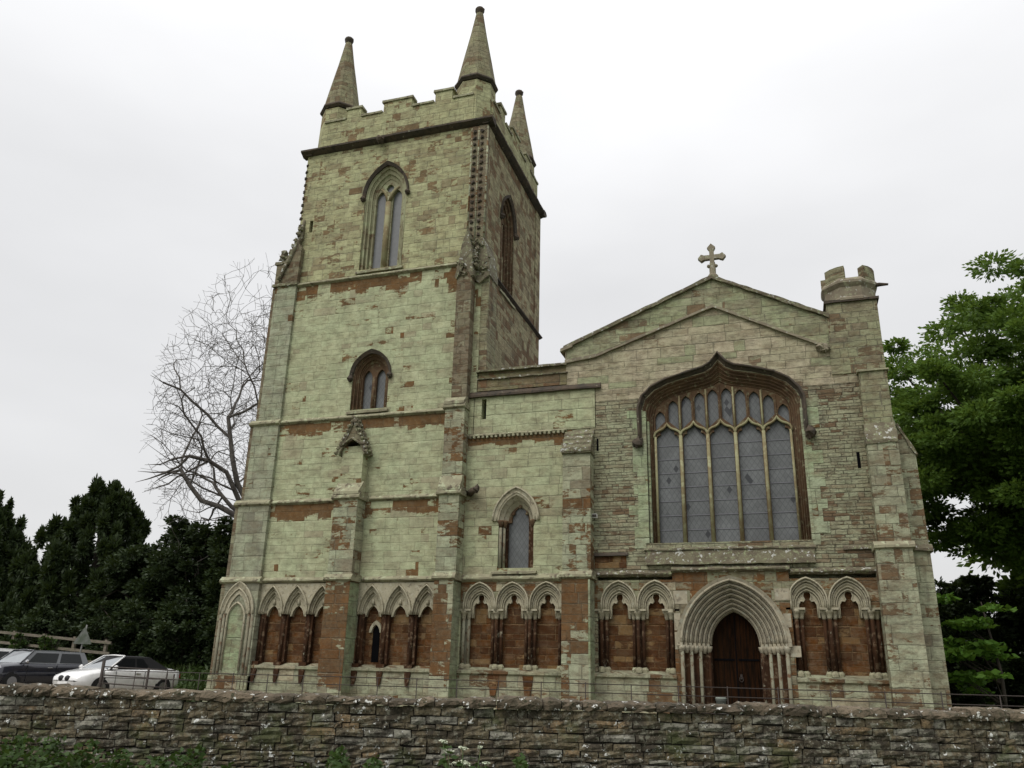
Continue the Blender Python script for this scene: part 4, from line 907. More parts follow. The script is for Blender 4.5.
m = MB(); m.lathe((TC[0], TC[1], 12.15), [(.79, 0), (.79, .06), (.75, .12), (.75, .42), (.80, .48), (.84, .54), (.84, .60), (.76, .70)], 8, .5); bd(m, 'turret_cornice', 'coping', tt)
m = MB(); m.box(1.6, 3.10, -.1, 1.35, 12.10, 12.17); bd(m, 'string_course', 'darktrim', tt)
for k in range(4):
    m = MB(); a0 = 2 * PI * (k / 4 + .155)
    L1 = []; n_ = 4
    for rad in (.76, .52):
        for j in range(n_): t = a0 + (j / (n_ - 1) - .5) * .85; L1.append((TC[0] + rad * math.cos(t), TC[1] + rad * math.sin(t)))
    vs = [(x, y, z) for z in (12.80, 13.24) for x, y in L1]; o_ = 2 * n_
    loop = [0, 1, 2, 3, 7, 6, 5, 4]
    fs = [tuple(loop), tuple(i + o_ for i in loop)] + [(loop[i], loop[(i + 1) % 8], loop[(i + 1) % 8] + o_, loop[i] + o_) for i in range(8)]
    m.add(vs, fs); bd(m, 'merlon', 'turret', tt)
m = MB(); m.lathe((TC[0], TC[1], 12.7), [(.78, 0), (.78, .1)], 8, .5); bd(m, 'turret_roof', 'lead', tt)
m = MB(); m.tube([(2.95, .35, 12.70), (3.2, .28, 12.69), (3.42, .2, 12.63)], [.08, .06, .04], 6); bd(m, 'waterspout', 'darktrim', tt)
m = MB(); m.extx([(-.34, 9.83), (-.34, 9.88), (-.02, 9.98), (.05, 9.98), (.05, 9.83)], 2.26, 3.08); bd(m, 'string_course', 'string', tt)
# gargoyle where the tower meets the aisle
m = MB(); m.tube([(-9.3, -.05, 6.92), (-9.15, -.22, 6.95), (-8.98, -.42, 6.93)], [.13, .11, .08], 6); m.blob((-8.93, -.47, 6.95), .12, 8, .35); bd(m, 'gargoyle', 'darktrim')
# nave body and roof
m = MB(); m.box(NX0 + .1, NX1 - .1, .9, 28, 0, 10.6); bd(m, 'nave_side_wall', 'south')
m = MB(); m.add([(NX0, .5, 10.7), (NX0, 28, 10.7), (-1.55, 28, 12.6), (-1.55, .5, 12.6), (NX1 + .1, .5, 10.6), (NX1 + .1, 28, 10.6)], [(0, 1, 2, 3), (3, 2, 5, 4), (1, 2, 5), (0, 3, 4)]); bd(m, 'nave_roof', 'lead')
m = MB(); m.box(NX1 - .2, NX1 - .05, .02, 1.2, 0, 9.9); m.box(NX1 - .4, 3.03, .9, 1.3, 9.7, 12.1); bd(m, 'nave_side_wall', 'turret')

# --- small fittings standing by or fixed to the church
t = thing('wall_lamp', 'small white floodlight on the right side of the buttress beside the aisle window', 'lamp', (-5.30, -.2, 6.0))
m = MB(); m.box(-5.36, -5.22, -.26, -.12, 5.98, 6.10); bd(m, 'lamp_housing', plain('white_lamp_metal', (.6, .6, .56), .5), t)
m = MB(); m.tube([(-5.36, -.19, 5.92), (-5.29, -.19, 5.93), (-5.29, -.19, 5.98)], .015, 5); m.box(-5.35, -5.23, -.275, -.262, 6.0, 6.08); bd(m, 'lamp_bracket', 'ironwork', t)
t = thing('flower_tub', 'small grey-green tub on the step at the left foot of the church door', 'tub', (-1.98, -.05, .06))
m = MB(); m.lathe((-1.98, -.05, .06), [(.10, 0), (.13, 1.0), (.145, 1.02), (.145, 1.06)], 12, 0, True); bd(m, 'tub_body', rough('weathered_tub', (.10, .11, .10), (.07, .08, .07)), t)
m = MB(); m.lathe((-1.98, -.05, 1.12), [(.15, 0), (.14, .03), (.06, .06)], 12, 0, True); bd(m, 'tub_lid', rough('pale_tub_lid', (.25, .28, .25), (.18, .20, .18)), t)
# iron estate railing in front of the church
RL = thing('iron_railing', 'thin two-rail iron railing running in front of the church behind the stone wall', 'railing', (-8, -3, 0))
m = MB()
for z in (1.42, 1.22, .85): m.tube([(-19.5, -3, z), (-8, -3, z + .01), (3, -3, z), (16, -3, z)], .011, 4)
bd(m, 'rail', 'ironwork', RL)
x = -19.5
while x < 16:
    m = MB(); m.tube([(x, -3, 0), (x, -3, 1.44 + rnd.uniform(-.01, .03))], .013, 5); bd(m, 'post', 'ironwork', RL); x += 1.12
# ================================================================ foreground dry stone wall
HD = .3226
WR = Vector((math.cos(HD), math.sin(HD), 0)); WF_ = Vector((-math.sin(HD), math.cos(HD), 0))
WP = Vector((0, -24, 0)) + WF_ * 7.5
sg = Sh('old_wall_stone'); P_, *_q = sg.pos()
gg = sg.t.nodes.new('ShaderNodeNewGeometry'); ri = gg.outputs['Random Per Island']; ri2 = sg.wnoise(sg.vec(ri, 3.1, .7)); ri3 = sg.wnoise(sg.vec(2.2, ri, 5.7))
n1 = sg.noise(P_, 5, 5, .65); n2 = sg.noise(P_, 22, 5, .68); n3 = sg.noise(P_, 60, 3, .6)
c_ = sg.mix(ri, (.092, .074, .044), (.150, .124, .078)); c_ = sg.mix(sg.M('GREATER_THAN', ri2, .86), c_, (.19, .135, .075)); c_ = sg.mix(sg.M('GREATER_THAN', ri3, .84), c_, (.24, .23, .19))
c_ = sg.mix(sg.step(n1, .42, .60, 0, .85), c_, (.040, .034, .025)); n4 = sg.noise(P_, 34, 6, .75)
c_ = sg.mix(sg.step(n4, .50, .60, 0, .75), c_, (.028, .024, .018)); c_ = sg.mix(sg.step(sg.noise(P_, 15, 6, .75), .53, .60, 0, .7), c_, (.20, .195, .15))
c_ = sg.mix(sg.step(n4, .36, .42, .55, 0), c_, (.30, .29, .23))
c_ = sg.mix(sg.step(sg.M('ADD', sg.noise(P_, 13, 5, .75), sg.M('MULTIPLY', n3, .10)), .672, .70), c_, (.60, .61, .58))
c_ = sg.mix(sg.step(sg.noise(P_, 2.2, 5, .65), .54, .68, 0, .6), c_, (.055, .07, .022))
sg.put(sg.b.inputs['Base Color'], c_); sg.bump(sg.M('ADD', n2, sg.M('MULTIPLY', n3, .6)), .9, .012); M['wallstone'] = sg.m
M['cope'] = rough('wall_coping_stone', (.155, .122, .085), (.065, .054, .036), (.04, .04, .022), 9, spots=(.58, .58, .54), spot_t=(.62, .66), spot_s=18, island=.4, bump=.9, bd=.02)
M['wallcore'] = rough('wall_core_mortar', (.035, .03, .024), (.022, .02, .016), None, 6)
FW = thing('stone_boundary_wall', 'long low dark rubble stone wall with white lichen in the foreground before the church', 'wall', tuple(WP), HD)
def lb(mb, name, mat, parent, **k): mb.local = True; return mb.build(name, M[mat] if isinstance(mat, str) else mat, parent, **k)
rw = random.Random(21)
def topz_wall(s): return 1.400 + .022 * min(1, max(0, (s - 2.2) / 2)) + .010 * math.sin(s * 1.1) + .008 * math.sin(s * 2.9 + 1) + .006 * math.sin(s * 6.3)
m = MB(); m.box(-16, 16, .035, .40, -.1, 1.30); lb(m, 'wall_core', 'wallcore', FW)
def stone_block(m, x0, x1, z0, z1, yf, yb, ch, rr, n=2):
    """an uneven block: rounded front face built from a small grid"""
    nx = max(2, int((x1 - x0) / .07)); nz = max(2, int((z1 - z0) / .05)); vs = []; fs = []
    dz0 = rr.uniform(-.008, .008); dz1 = rr.uniform(-.008, .008); tilt = rr.uniform(-.009, .009)
    for j in range(nz + 1):
        for i in range(nx + 1):
            u, v = i / nx, j / nz
            e = min(min(u, 1 - u) * (x1 - x0), min(v, 1 - v) * (z1 - z0)); dep = ch * (1 - min(1, e / .02)) + rr.uniform(-.0035, .0035)
            x = x0 + (x1 - x0) * u + rr.uniform(-.004, .004); z = z0 + (z1 - z0) * v + dz0 * (1 - u) + dz1 * u + rr.uniform(-.003, .003)
            vs.append((x, yf + dep + tilt * (v - .5), z))
    o = len(vs); fs = [(j * (nx + 1) + i, j * (nx + 1) + i + 1, (j + 1) * (nx + 1) + i + 1, (j + 1) * (nx + 1) + i) for j in range(nz) for i in range(nx)]
    c4 = [0, nx, nz * (nx + 1) + nx, nz * (nx + 1)]
    bot = list(range(0, nx + 1)); top = [nz * (nx + 1) + i for i in range(nx + 1)]; lef = [j * (nx + 1) for j in range(nz + 1)]; rig = [j * (nx + 1) + nx for j in range(nz + 1)]
    loop = bot + rig[1:] + top[::-1][1:] + lef[::-1][1:-1]
    vs += [(vs[i][0], yb, vs[i][2]) for i in loop]; L = len(loop)
    fs += [(loop[i], loop[(i + 1) % L], o + (i + 1) % L, o + i) for i in range(L)]
    m.add(vs, fs)
m = MB(); z = 1.325; row = 0
while z > .02:
    h = rw.uniform(.07, .10) if row == 0 else (rw.uniform(.06, .085) if row == 1 else rw.uniform(.036, .068)); row += 1
    s_ = -6.5 - rw.random() * .3
    while s_ < 6.8:
        L = rw.uniform(.06, .22) if h < .06 else rw.uniform(.08, .30)
        if z > .45 or abs(s_) < 0: 
            if h > .075 and rw.random() < .15:
                k = rw.uniform(.4, .6); stone_block(m, s_, s_ + L - .010, z - h * k + .004, z - .004, rw.uniform(-.012, .014), .1, .014, rw); stone_block(m, s_ + .003, s_ + L - .012, z - h + .005, z - h * k - .005, rw.uniform(-.012, .014), .1, .014, rw)
            else: stone_block(m, s_, s_ + L - rw.uniform(.004, .009), z - h + .003, z - .002, rw.uniform(-.011, .010), .1, .013, rw)
        else: m.box(s_, s_ + L - .012, rw.uniform(-.01, .01), .1, z - h + .005, z - .004)
        s_ += L
    z -= h
lb(m, 'rubble_courses', 'wallstone', FW)
for sd_, (xa, xb) in enumerate(((-16, -6.6), (6.7, 16))):
    m = MB(); z = 1.285
    while z > .02:
        h = rw.uniform(.06, .12); s_ = xa
        while s_ < xb: L = rw.uniform(.2, .5); m.box(s_, min(s_ + L - .012, xb + .1), rw.uniform(-.01, .01), .1, z - h + .005, z - .004); s_ += L
        z -= h
    lb(m, 'rubble_courses', 'wallstone', FW)
m = MB(); s_ = -9.0
while s_ < 9:
    L = rw.uniform(.10, .46); zt = topz_wall(s_ + L / 2) + rw.uniform(-.012, .012); yo = rw.uniform(-.03, .0); nx = max(3, int(L / .05)); vs = []; prof = [(0.0, 0), (-.012, .35), (.0, .8), (.03, .97), (.10, 1.03), (.25, 1.0), (.40, .97), (.46, .8), (.47, 0)]
    for i in range(nx + 1):
        u = i / nx; sh_ = .82 if i in (0, nx) else 1
        for (py_, pz_) in prof: vs.append((s_ + (L - .008) * u, yo + py_ + rw.uniform(-.012, .012) + (.012 if sh_ < 1 and py_ < .1 else 0), 1.328 + (zt - 1.328) * pz_ * (sh_ if pz_ > .5 else 1) + rw.uniform(-.010, .010)))
    k = len(prof)
    m.add(vs, [(i * k + j, i * k + j + 1, (i + 1) * k + j + 1, (i + 1) * k + j) for i in range(nx) for j in range(k - 1)] + [tuple(range(k)), tuple(nx * k + j for j in range(k))[::-1]] + [(i * k, (i + 1) * k, (i + 1) * k + k - 1, i * k + k - 1) for i in range(nx)])
    s_ += L
lb(m, 'coping', 'cope', FW)
m = MB(); m.box(-16, -9.0, -.03, .44, 1.31, 1.40); m.box(9.1, 16, -.03, .44, 1.31, 1.40); lb(m, 'coping', 'cope', FW)

# ================================================================ foliage
def leaves(name, P, size, mat, parent=None, seed=0, elong=1.7, flat=.5, local_off=None, droop=0.0, sizevar=.35):
    r = np.random.default_rng(seed); P = np.asarray(P, float); n = len(P)
    d = r.normal(size=(n, 3)); d[:, 2] = d[:, 2] * flat - droop; d /= np.linalg.norm(d, axis=1)[:, None]
    q = r.normal(size=(n, 3)); q -= (q * d).sum(1)[:, None] * d; q /= np.linalg.norm(q, axis=1)[:, None]
    s = size * (1 + r.uniform(-sizevar, sizevar, n))[:, None]
    a = d * s * elong * .5; b = q * s * .5; nrm = np.cross(d, q) * s * .12
    V = np.empty((n, 4, 3)); V[:, 0] = P - a; V[:, 1] = P + b + nrm; V[:, 2] = P + a; V[:, 3] = P - b + nrm
    if parent is not None:
        off = np.zeros(3); qn = parent
        while qn is not None: off += np.array(qn.location); qn = qn.parent
        V -= off
    me = bpy.data.meshes.new(name); me.vertices.add(n * 4); me.vertices.foreach_set('co', V.reshape(-1)); me.loops.add(n * 4)
    me.loops.foreach_set('vertex_index', np.arange(n * 4, dtype=np.int32)); me.polygons.add(n)
    me.polygons.foreach_set('loop_start', np.arange(0, n * 4, 4, dtype=np.int32)); me.polygons.foreach_set('loop_total', np.full(n, 4, dtype=np.int32)); me.update(calc_edges=True)
    me.materials.append(M[mat] if isinstance(mat, str) else mat); o = bpy.data.objects.new(name, me); COL.objects.link(o); o.parent = parent
    return o
def clump_pts(centers, per, rad, seed, sq=(1, 1, .6)):
    r = np.random.default_rng(seed); C = np.asarray(centers, float); R = np.asarray(rad, float)
    if R.ndim == 0: R = np.full(len(C), float(R))
    k = np.repeat(np.arange(len(C)), per); d = r.normal(size=(len(k), 3)); d /= np.linalg.norm(d, axis=1)[:, None]
    rr_ = r.uniform(.25, 1, len(k)) ** .6; rr_ *= 1 + .35 * r.normal(size=len(k)) * .4
    return C[k] + d * (rr_ * R[k])[:, None] * np.array(sq)
def leafclump_tree(name, label, cat, base, ctr, rad, nc, per, crad, lsize, mat, trunk_r, seed, group=None, bark='bark', shape=None, sq=(1, 1, .6), **lk):
    t = thing(name, label, cat, base, 0, group); r = random.Random(seed); C = []
    while len(C) < nc:
        v = Vector((r.gauss(0, 1), r.gauss(0, 1), r.gauss(0, 1))).normalized() * (r.uniform(.12, 1) ** .45)
        if shape and not shape(v, r): continue
        w = (1 + .50 * max(0, v.z) if shape else 1) + (.05 if shape else .14) * math.sin(v.x * 5 + seed) * math.cos(v.z * 6 + seed * 2)
        C.append((ctr[0] + v.x * rad[0] * w, ctr[1] + v.y * rad[1] * w, ctr[2] + v.z * rad[2] * w))
    R_ = [crad * r.uniform(.65, 1.25) for _ in C]
    leaves('crown', clump_pts(C, per, R_, seed, sq), lsize, mat, t, seed, **lk)
    m = MB(); b = Vector(base); c = Vector(ctr); fork = b.lerp(c, .45); fork.x += .2
    m.tube([b + Vector((0, 0, -.2)), b.lerp(fork, .5) + Vector((.1, 0, 0)), fork, c.lerp(Vector((c.x, c.y, c.z + rad[2])), .4)], [trunk_r * 1.2, trunk_r, trunk_r * .8, trunk_r * .25], 8)
    for i, q in enumerate(C[::max(1, nc // 26)]):
        q = Vector(q); a = fork.lerp(c, r.uniform(0, .9)); md = a.lerp(q, .5) + Vector((r.uniform(-.5, .5), r.uniform(-.5, .5), r.uniform(.1, .7)))
        m.tube([a, md, q], [trunk_r * .32, trunk_r * .18, .03], 5)
    m.build('trunk', M[bark], t)
    return t
M['bark'] = rough('dark_bark', (.055, .045, .035), (.035, .03, .024), None, 6, stretch=(1, 1, .3))
M['greybark'] = rough('grey_bark', (.11, .10, .088), (.07, .062, .055), None, 5, stretch=(1, 1, .4))
M['leaf_lime'] = leafmat('lime_leaves', (.075, .14, .022), (.115, .195, .032), (.045, .098, .016), .34)
M['leaf_yew'] = leafmat('yew_needles', (.018, .030, .010), (.032, .050, .016), (.012, .022, .008), .1)
M['leaf_holly'] = leafmat('holly_leaves', (.022, .036, .014), (.036, .055, .020), (.014, .025, .010), .08)
M['leaf_bright'] = leafmat('bright_young_leaves', (.09, .20, .025), (.13, .25, .035), (.05, .12, .018), .4)
M['leaf_nettle'] = leafmat('nettle_leaves', (.030, .058, .014), (.048, .085, .020), (.018, .038, .010), .15)
# big tree at the right, in full leaf
leafclump_tree('lime_tree', 'tall broad leafy green tree rising beside the right end of the church', 'tree', (10.6, 12, 0), (10.0, 12, 10.6), (6.2, 6.0, 4.9), 420, 460, .92, .108, 'leaf_lime', .42, 5,
               shape=lambda v, r: not (v.x < -.65 and v.z < -.85), sq=(1, 1, .5))
leafclump_tree('shade_tree', 'dark leafy tree behind the tall green tree at the right edge', 'tree', (13.5, 20, 0), (13.5, 20, 8.5), (5, 4, 7), 120, 260, 1.3, .22, 'leaf_lime', .35, 8)
for i, (x, y, z, rx, lb_) in enumerate(((7.6, 21, 3.4, 2.0, 'dark yew close behind the right end of the church'), (11.2, 19.5, 3.0, 2.6, 'dark yew under the tall green tree'), (15, 18.5, 3.2, 2.8, 'dark yew at the right edge under the big tree'), (5.2, 25, 3.6, 2.0, 'dark yew half hidden behind the right corner of the church'))):
    leafclump_tree('yew_tree', lb_, 'tree', (x, y, 0), (x, y, z), (rx, rx, z * 1.02), 75, 260, .75, .15, 'leaf_yew', .2, 30 + i, 'dark yews at the right of the church')
C_ = []; rb = random.Random(12)
for i in range(26):
    C_.append((4.9 + rb.uniform(0, 1.5), 8 + rb.uniform(-.6, 1.2), 1.4 + 3.2 * rb.random()))
t = thing('young_tree', 'young tree with bright green layered leaves low at the right of the church', 'tree', (6.3, 8.4, 0))
leaves('crown', clump_pts(C_, 55, .42, 5, (1.3, 1, .3)), .15, 'leaf_bright', t, 3, flat=.25)
m = MB(); m.tube([(6.3, 8.4, -.1), (6.35, 8.4, 2), (6.1, 8.5, 4.3)], [.08, .06, .02], 6)
for c in C_[::2]: m.tube([(6.3, 8.4, max(.8, c[2] - .8)), tuple(c)], [.03, .01], 4)
m.build('trunk', M['bark'], t)
# yews and hollies at the left
def yew(base, h, w, seed, label, group, name='yew_tree', mat='leaf_yew', nc=300):
    t = thing(name, label, 'tree', base, 0, group); r = random.Random(seed); C = []; R_ = []
    for i in range(nc):
        u = r.random() ** .85; a = r.uniform(0, 2 * PI); q = r.uniform(.35, 1) ** .5
        rad = w * max(.0, 1 - u ** 1.7) ** .62 * (1 + .13 * math.sin(3 * a + seed) + .08 * math.sin(7 * a)) + .15
        C.append((base[0] + rad * q * math.cos(a), base[1] + rad * q * math.sin(a), base[2] + h * u * (.93 + .07 * math.sin(5 * a + seed)) + .2)); R_.append(r.uniform(.42, .85) * (1 - .45 * u))
    leaves('crown', clump_pts(C, 260, R_, seed, (.62, .62, 1.45)), .12, mat, t, seed, elong=2.8, flat=1.8)
    m = MB(); m.tube([(base[0], base[1], base[2] - .3), (base[0] + .1, base[1], base[2] + h * .5), (base[0], base[1], base[2] + h * .92)], [.4, .25, .04], 7)
    for c in C[::14]: m.tube([(base[0], base[1], max(base[2] + .8, c[2] - 1.2)), c], [.08, .02], 4)
    m.build('trunk', M['bark'], t)
gy = 'dark evergreens behind the car park'
yew((-38.3, 15, 1.4), 10.2, 4.2, 41, 'tall dark broad yew behind the parked cars', gy, nc=330)
yew((-52.0, 19, 1.5), 10.8, 4.3, 42, 'tall yew cut off by the left edge of the photo', gy, nc=300)
yew((-45, 24, 1.5), 5.0, 4.0, 43, 'lower yew between the two tall yews', gy, nc=220)
for i, (x, y, h, w_, lb_) in enumerate(((-33.2, 13.5, 6.4, 3.0, 'holly bush just right of the tall broad yew'), (-29.6, 13, 7.6, 3.0, 'tallest holly bush, left of the bare tree'), (-26.2, 12.5, 7.4, 2.8, 'holly bush under the bare tree beside the tower'), (-23.2, 15.5, 6.0, 2.8, 'holly bush half hidden behind the tower'))):
    zz = ground_z(x, y); leafclump_tree('holly_bush', lb_, 'bush', (x, y, zz), (x, y, zz + h * .5), (w_, w_ * .8, h * .52), 120, 380, .62, .115, 'leaf_holly', .16, 60 + i, 'hollies behind the car park')
for i, (x, y, h, w_, lb_) in enumerate(((-41.5, 12.5, 3.2, 2.6, 'low dark bush behind the fence at the left edge'), (-36.8, 11.2, 2.6, 2.0, 'low dark bush behind the fence above the black car'), (-31.3, 10.6, 3.0, 2.0, 'low dark bush behind the warning sign'), (-27.6, 10.2, 2.9, 2.1, 'low dark bush above the white convertible'), (-24.2, 10.2, 2.6, 1.9, 'low dark bush between convertible and tower'), (-47, 14, 3.4, 2.8, 'low dark bush far left beneath the yews'))):
    zz = ground_z(x, y); leafclump_tree('low_bush', lb_, 'bush', (x, y, zz), (x, y, zz + h * .48), (w_, w_ * .7, h * .52), 60, 240, .5, .105, 'leaf_holly', .08, 90 + i, 'low bushes along the car park bank')
# far dark wood
rb = random.Random(77); C_ = []
for i in range(260):
    C_.append((rb.uniform(-85, -15), rb.uniform(34, 42), rb.uniform(.5, 6.5)))
for i in range(170): C_.append((rb.uniform(4, 60), rb.uniform(36, 44), rb.uniform(.5, 5.5)))
o = leaves('distant_wood', clump_pts(C_, 120, 1.7, 9), .42, 'leaf_yew', None, 9); o['kind'] = 'stuff'; o['label'] = 'dark distant woodland behind the churchyard'; o['category'] = 'woodland'
# bare tree beside the tower
def bare_tree(base, seed, name, label, ctr, rad):
    t = thing(name, label, 'tree', base); r = random.Random(seed); m = MB(); tw = MB()
    def inside(p, k=1): return sum(((p[i] - ctr[i]) / (rad[i] * k)) ** 2 for i in range(3)) < 1
    def grow(p, d, L, rad0, lv):
        n = 5 if lv < 4 else 3; pts = [p]; rr_ = [rad0]; q = p.copy(); dd = d.copy()
        for i in range(n):
            wob = .08 if lv == 0 else .20 + .02 * lv
            dd = (dd + Vector((r.gauss(0, wob), r.gauss(0, wob), r.gauss(.03 if lv < 3 else .0, wob)))).normalized()
            q = q + dd * L / n; pts.append(q.copy()); rr_.append(max(.011, rad0 * (1 - .40 * (i + 1) / n)))
            if lv > 0 and not inside(q): rr_[-1] = .008; rr_[-2] *= .6; break
        (m if lv < 4 else tw).tube(pts, rr_, 7 if lv < 3 else (4 if lv < 5 else 3), cap=False)
        n = len(pts) - 1
        if lv >= 8 or (lv > 1 and not inside(q)): return
        k = {0: 5, 1: 3, 2: 3}.get(lv, 2 if r.random() < .55 else 3)
        for i in range(k):
            a = r.uniform(.3, .95)
            ax = dd.orthogonal().normalized(); ax.rotate(Matrix.Rotation(2 * PI * (i + r.random() * .8) / k, 3, dd))
            nd = dd.copy(); nd.rotate(Matrix.Rotation(a, 3, ax)); nd.z += .08 if lv < 2 else (-.04 if lv > 3 else 0)
            st = pts[-1] if i < 2 or lv == 0 else pts[max(1, n - 1)]
            grow(st, nd.normalized(), L * r.uniform(.68, .86) if lv else 5.4 * r.uniform(.9, 1.2), rr_[-1] * r.uniform(.62, .84), lv + 1)
        if lv < 6:   # side limbs along the branch
            for j in range((2 if lv < 4 else 1) if lv else 2):
                nd = dd.copy(); nd.rotate(Matrix.Rotation(r.uniform(.7, 1.3), 3, dd.orthogonal())); nd.rotate(Matrix.Rotation(r.uniform(0, 6.28), 3, dd))
                if lv == 0: nd = Vector((-.8 + r.uniform(-.3, .5), r.uniform(-.6, .6), r.uniform(-.05, .35)))
                grow(pts[r.randint(max(1, n - 2), n) if lv == 0 else r.randint(1, n)], nd.normalized(), L * .55 if lv else 3.6, max(.012, rad0 * (.42 if lv == 0 else .36)), min(8, lv + 2))
    grow(Vector(base) - Vector((0, 0, .3)), Vector((-.02, 0, 1)).normalized(), 8.0, .36, 0)
    m.build('trunk', M['greybark'], t); tw.build('twigs', M['greybark'], t); print('twig faces', len(tw.f))
bare_tree((-25.4, 13.5, 1.0), 17, 'bare_tree', 'tall leafless tree with twisting branches behind the left side of the tower', (-26.2, 13.5, 14.6), (7.0, 6.0, 9.6))

# ---------------------------------------------------------------- weeds at the wall foot
def on_wall(s, y, z): p = WP + WR * s + WF_ * y; return (p.x, p.y, z)
rb = random.Random(5); L_ = []
def veg_top(s):
    if s < -2.6: return 1.0 + .07 * math.sin(s * 3) 
    if s < -1.2: return .93 + .12 * math.sin(s * 4.2)
    if s < .3: return .86 + .14 * math.sin(s * 5 + 1)
    return .52 + .1 * math.sin(s * 3)
for i in range(30000):
    s_ = rb.uniform(-6, 1.0) if rb.random() < .93 else rb.uniform(1, 6); tz = veg_top(s_) * (.75 + .25 * math.sin(s_ * 11) ** 2); z = tz * rb.random() ** .45
    L_.append(on_wall(s_, -.12 - abs(rb.gauss(0, .28)) - .25 * (1 - z / 1.3), z))
o = leaves('weeds', L_, .028, 'leaf_nettle', None, 4, elong=1.9, flat=.6); o['kind'] = 'stuff'; o['label'] = 'nettles and green weeds growing thickly at the foot of the foreground wall'; o['category'] = 'weeds'
m = MB()
M['stem'] = plain('green_stem', (.06, .10, .025), .6); M['umbel'] = plain('white_umbel', (.62, .66, .50), .8)
M['stem2'] = M['stem']
def parsley(s0, y0, seed, label, heads, top):
    base = on_wall(s0, y0, 0); t = thing('cow_parsley', label, 'plant', base, 0, 'cow parsley at the foot of the wall'); r = random.Random(seed)
    st = MB(); fl = []; P_l = []
    b = Vector(base)
    for k in range(heads):
        hs = s0 + r.uniform(-.22, .22); hz = top - r.uniform(0, .3); tip = Vector(on_wall(hs, y0 + r.uniform(-.1, .1), hz)); md = b.lerp(tip, .6) + Vector((0, 0, .05))
        st.tube([b, md, tip], [.008, .005, .003], 5)
        for j in range(9):
            e = tip + Vector((r.gauss(0, .018), r.gauss(0, .018), r.uniform(.01, .03))); st.tube([tip, e], [.0015, .001], 3)
            for q in range(5): fl.append(tuple(e + Vector((r.gauss(0, .008), r.gauss(0, .008), r.gauss(0, .004)))))
        for j in range(40): u = r.uniform(.3, .95); c = b.lerp(tip, u); P_l.append((c.x + r.gauss(0, .05), c.y + r.gauss(0, .05), c.z + r.gauss(0, .03)))
    st.build('stems', M['stem'], t); leaves('flower_heads', fl, .012, 'umbel', t, seed, elong=1.1); leaves('leaves', P_l, .035, 'leaf_nettle', t, seed + 1, elong=2.2)
parsley(-.30, -.30, 2, 'cow parsley with small white flower heads against the middle of the foreground wall', 11, 1.12)
parsley(-.62, -.33, 3, 'lower sprig of cow parsley left of the tallest one at the wall', 4, .92)

# ================================================================ vehicles
M['car_white'] = plain('white_car_paint', (.80, .80, .79), .25, spec=.5, coat=.8)
M['car_navy'] = plain('navy_car_paint', (.010, .012, .022), .22, spec=.5, coat=.9)
M['softtop'] = plain('black_soft_top', (.010, .010, .011), .85)
M['carglass'] = plain('car_window_glass', (.012, .015, .016), .25, spec=.25, coat=.15)
M['darkglass'] = plain('dark_cabin_glass', (.008, .009, .010), .7, spec=.05)
M['screen'] = plain('windscreen_glass', (.20, .22, .23), .12, spec=.8, coat=1)  # pale base colour paints the sky reflected in the windscreen
M['tyre'] = plain('tyre_rubber', (.015, .015, .015), .85); M['rim'] = plain('alloy_rim', (.35, .35, .36), .35, metal=.8)
M['chrome'] = plain('chrome', (.55, .55, .56), .25, metal=.9); M['black'] = plain('black_plastic_and_hollow', (.012, .012, .013), .5); M['lamp'] = plain('headlamp_glass', (.45, .47, .5), .15, spec=.8, coat=1); M['redlamp'] = plain('red_tail_lamp', (.25, .01, .01), .2, coat=1)
M['roofgrey'] = plain('silver_roof_paint', (.16, .17, .18), .3, coat=.8)
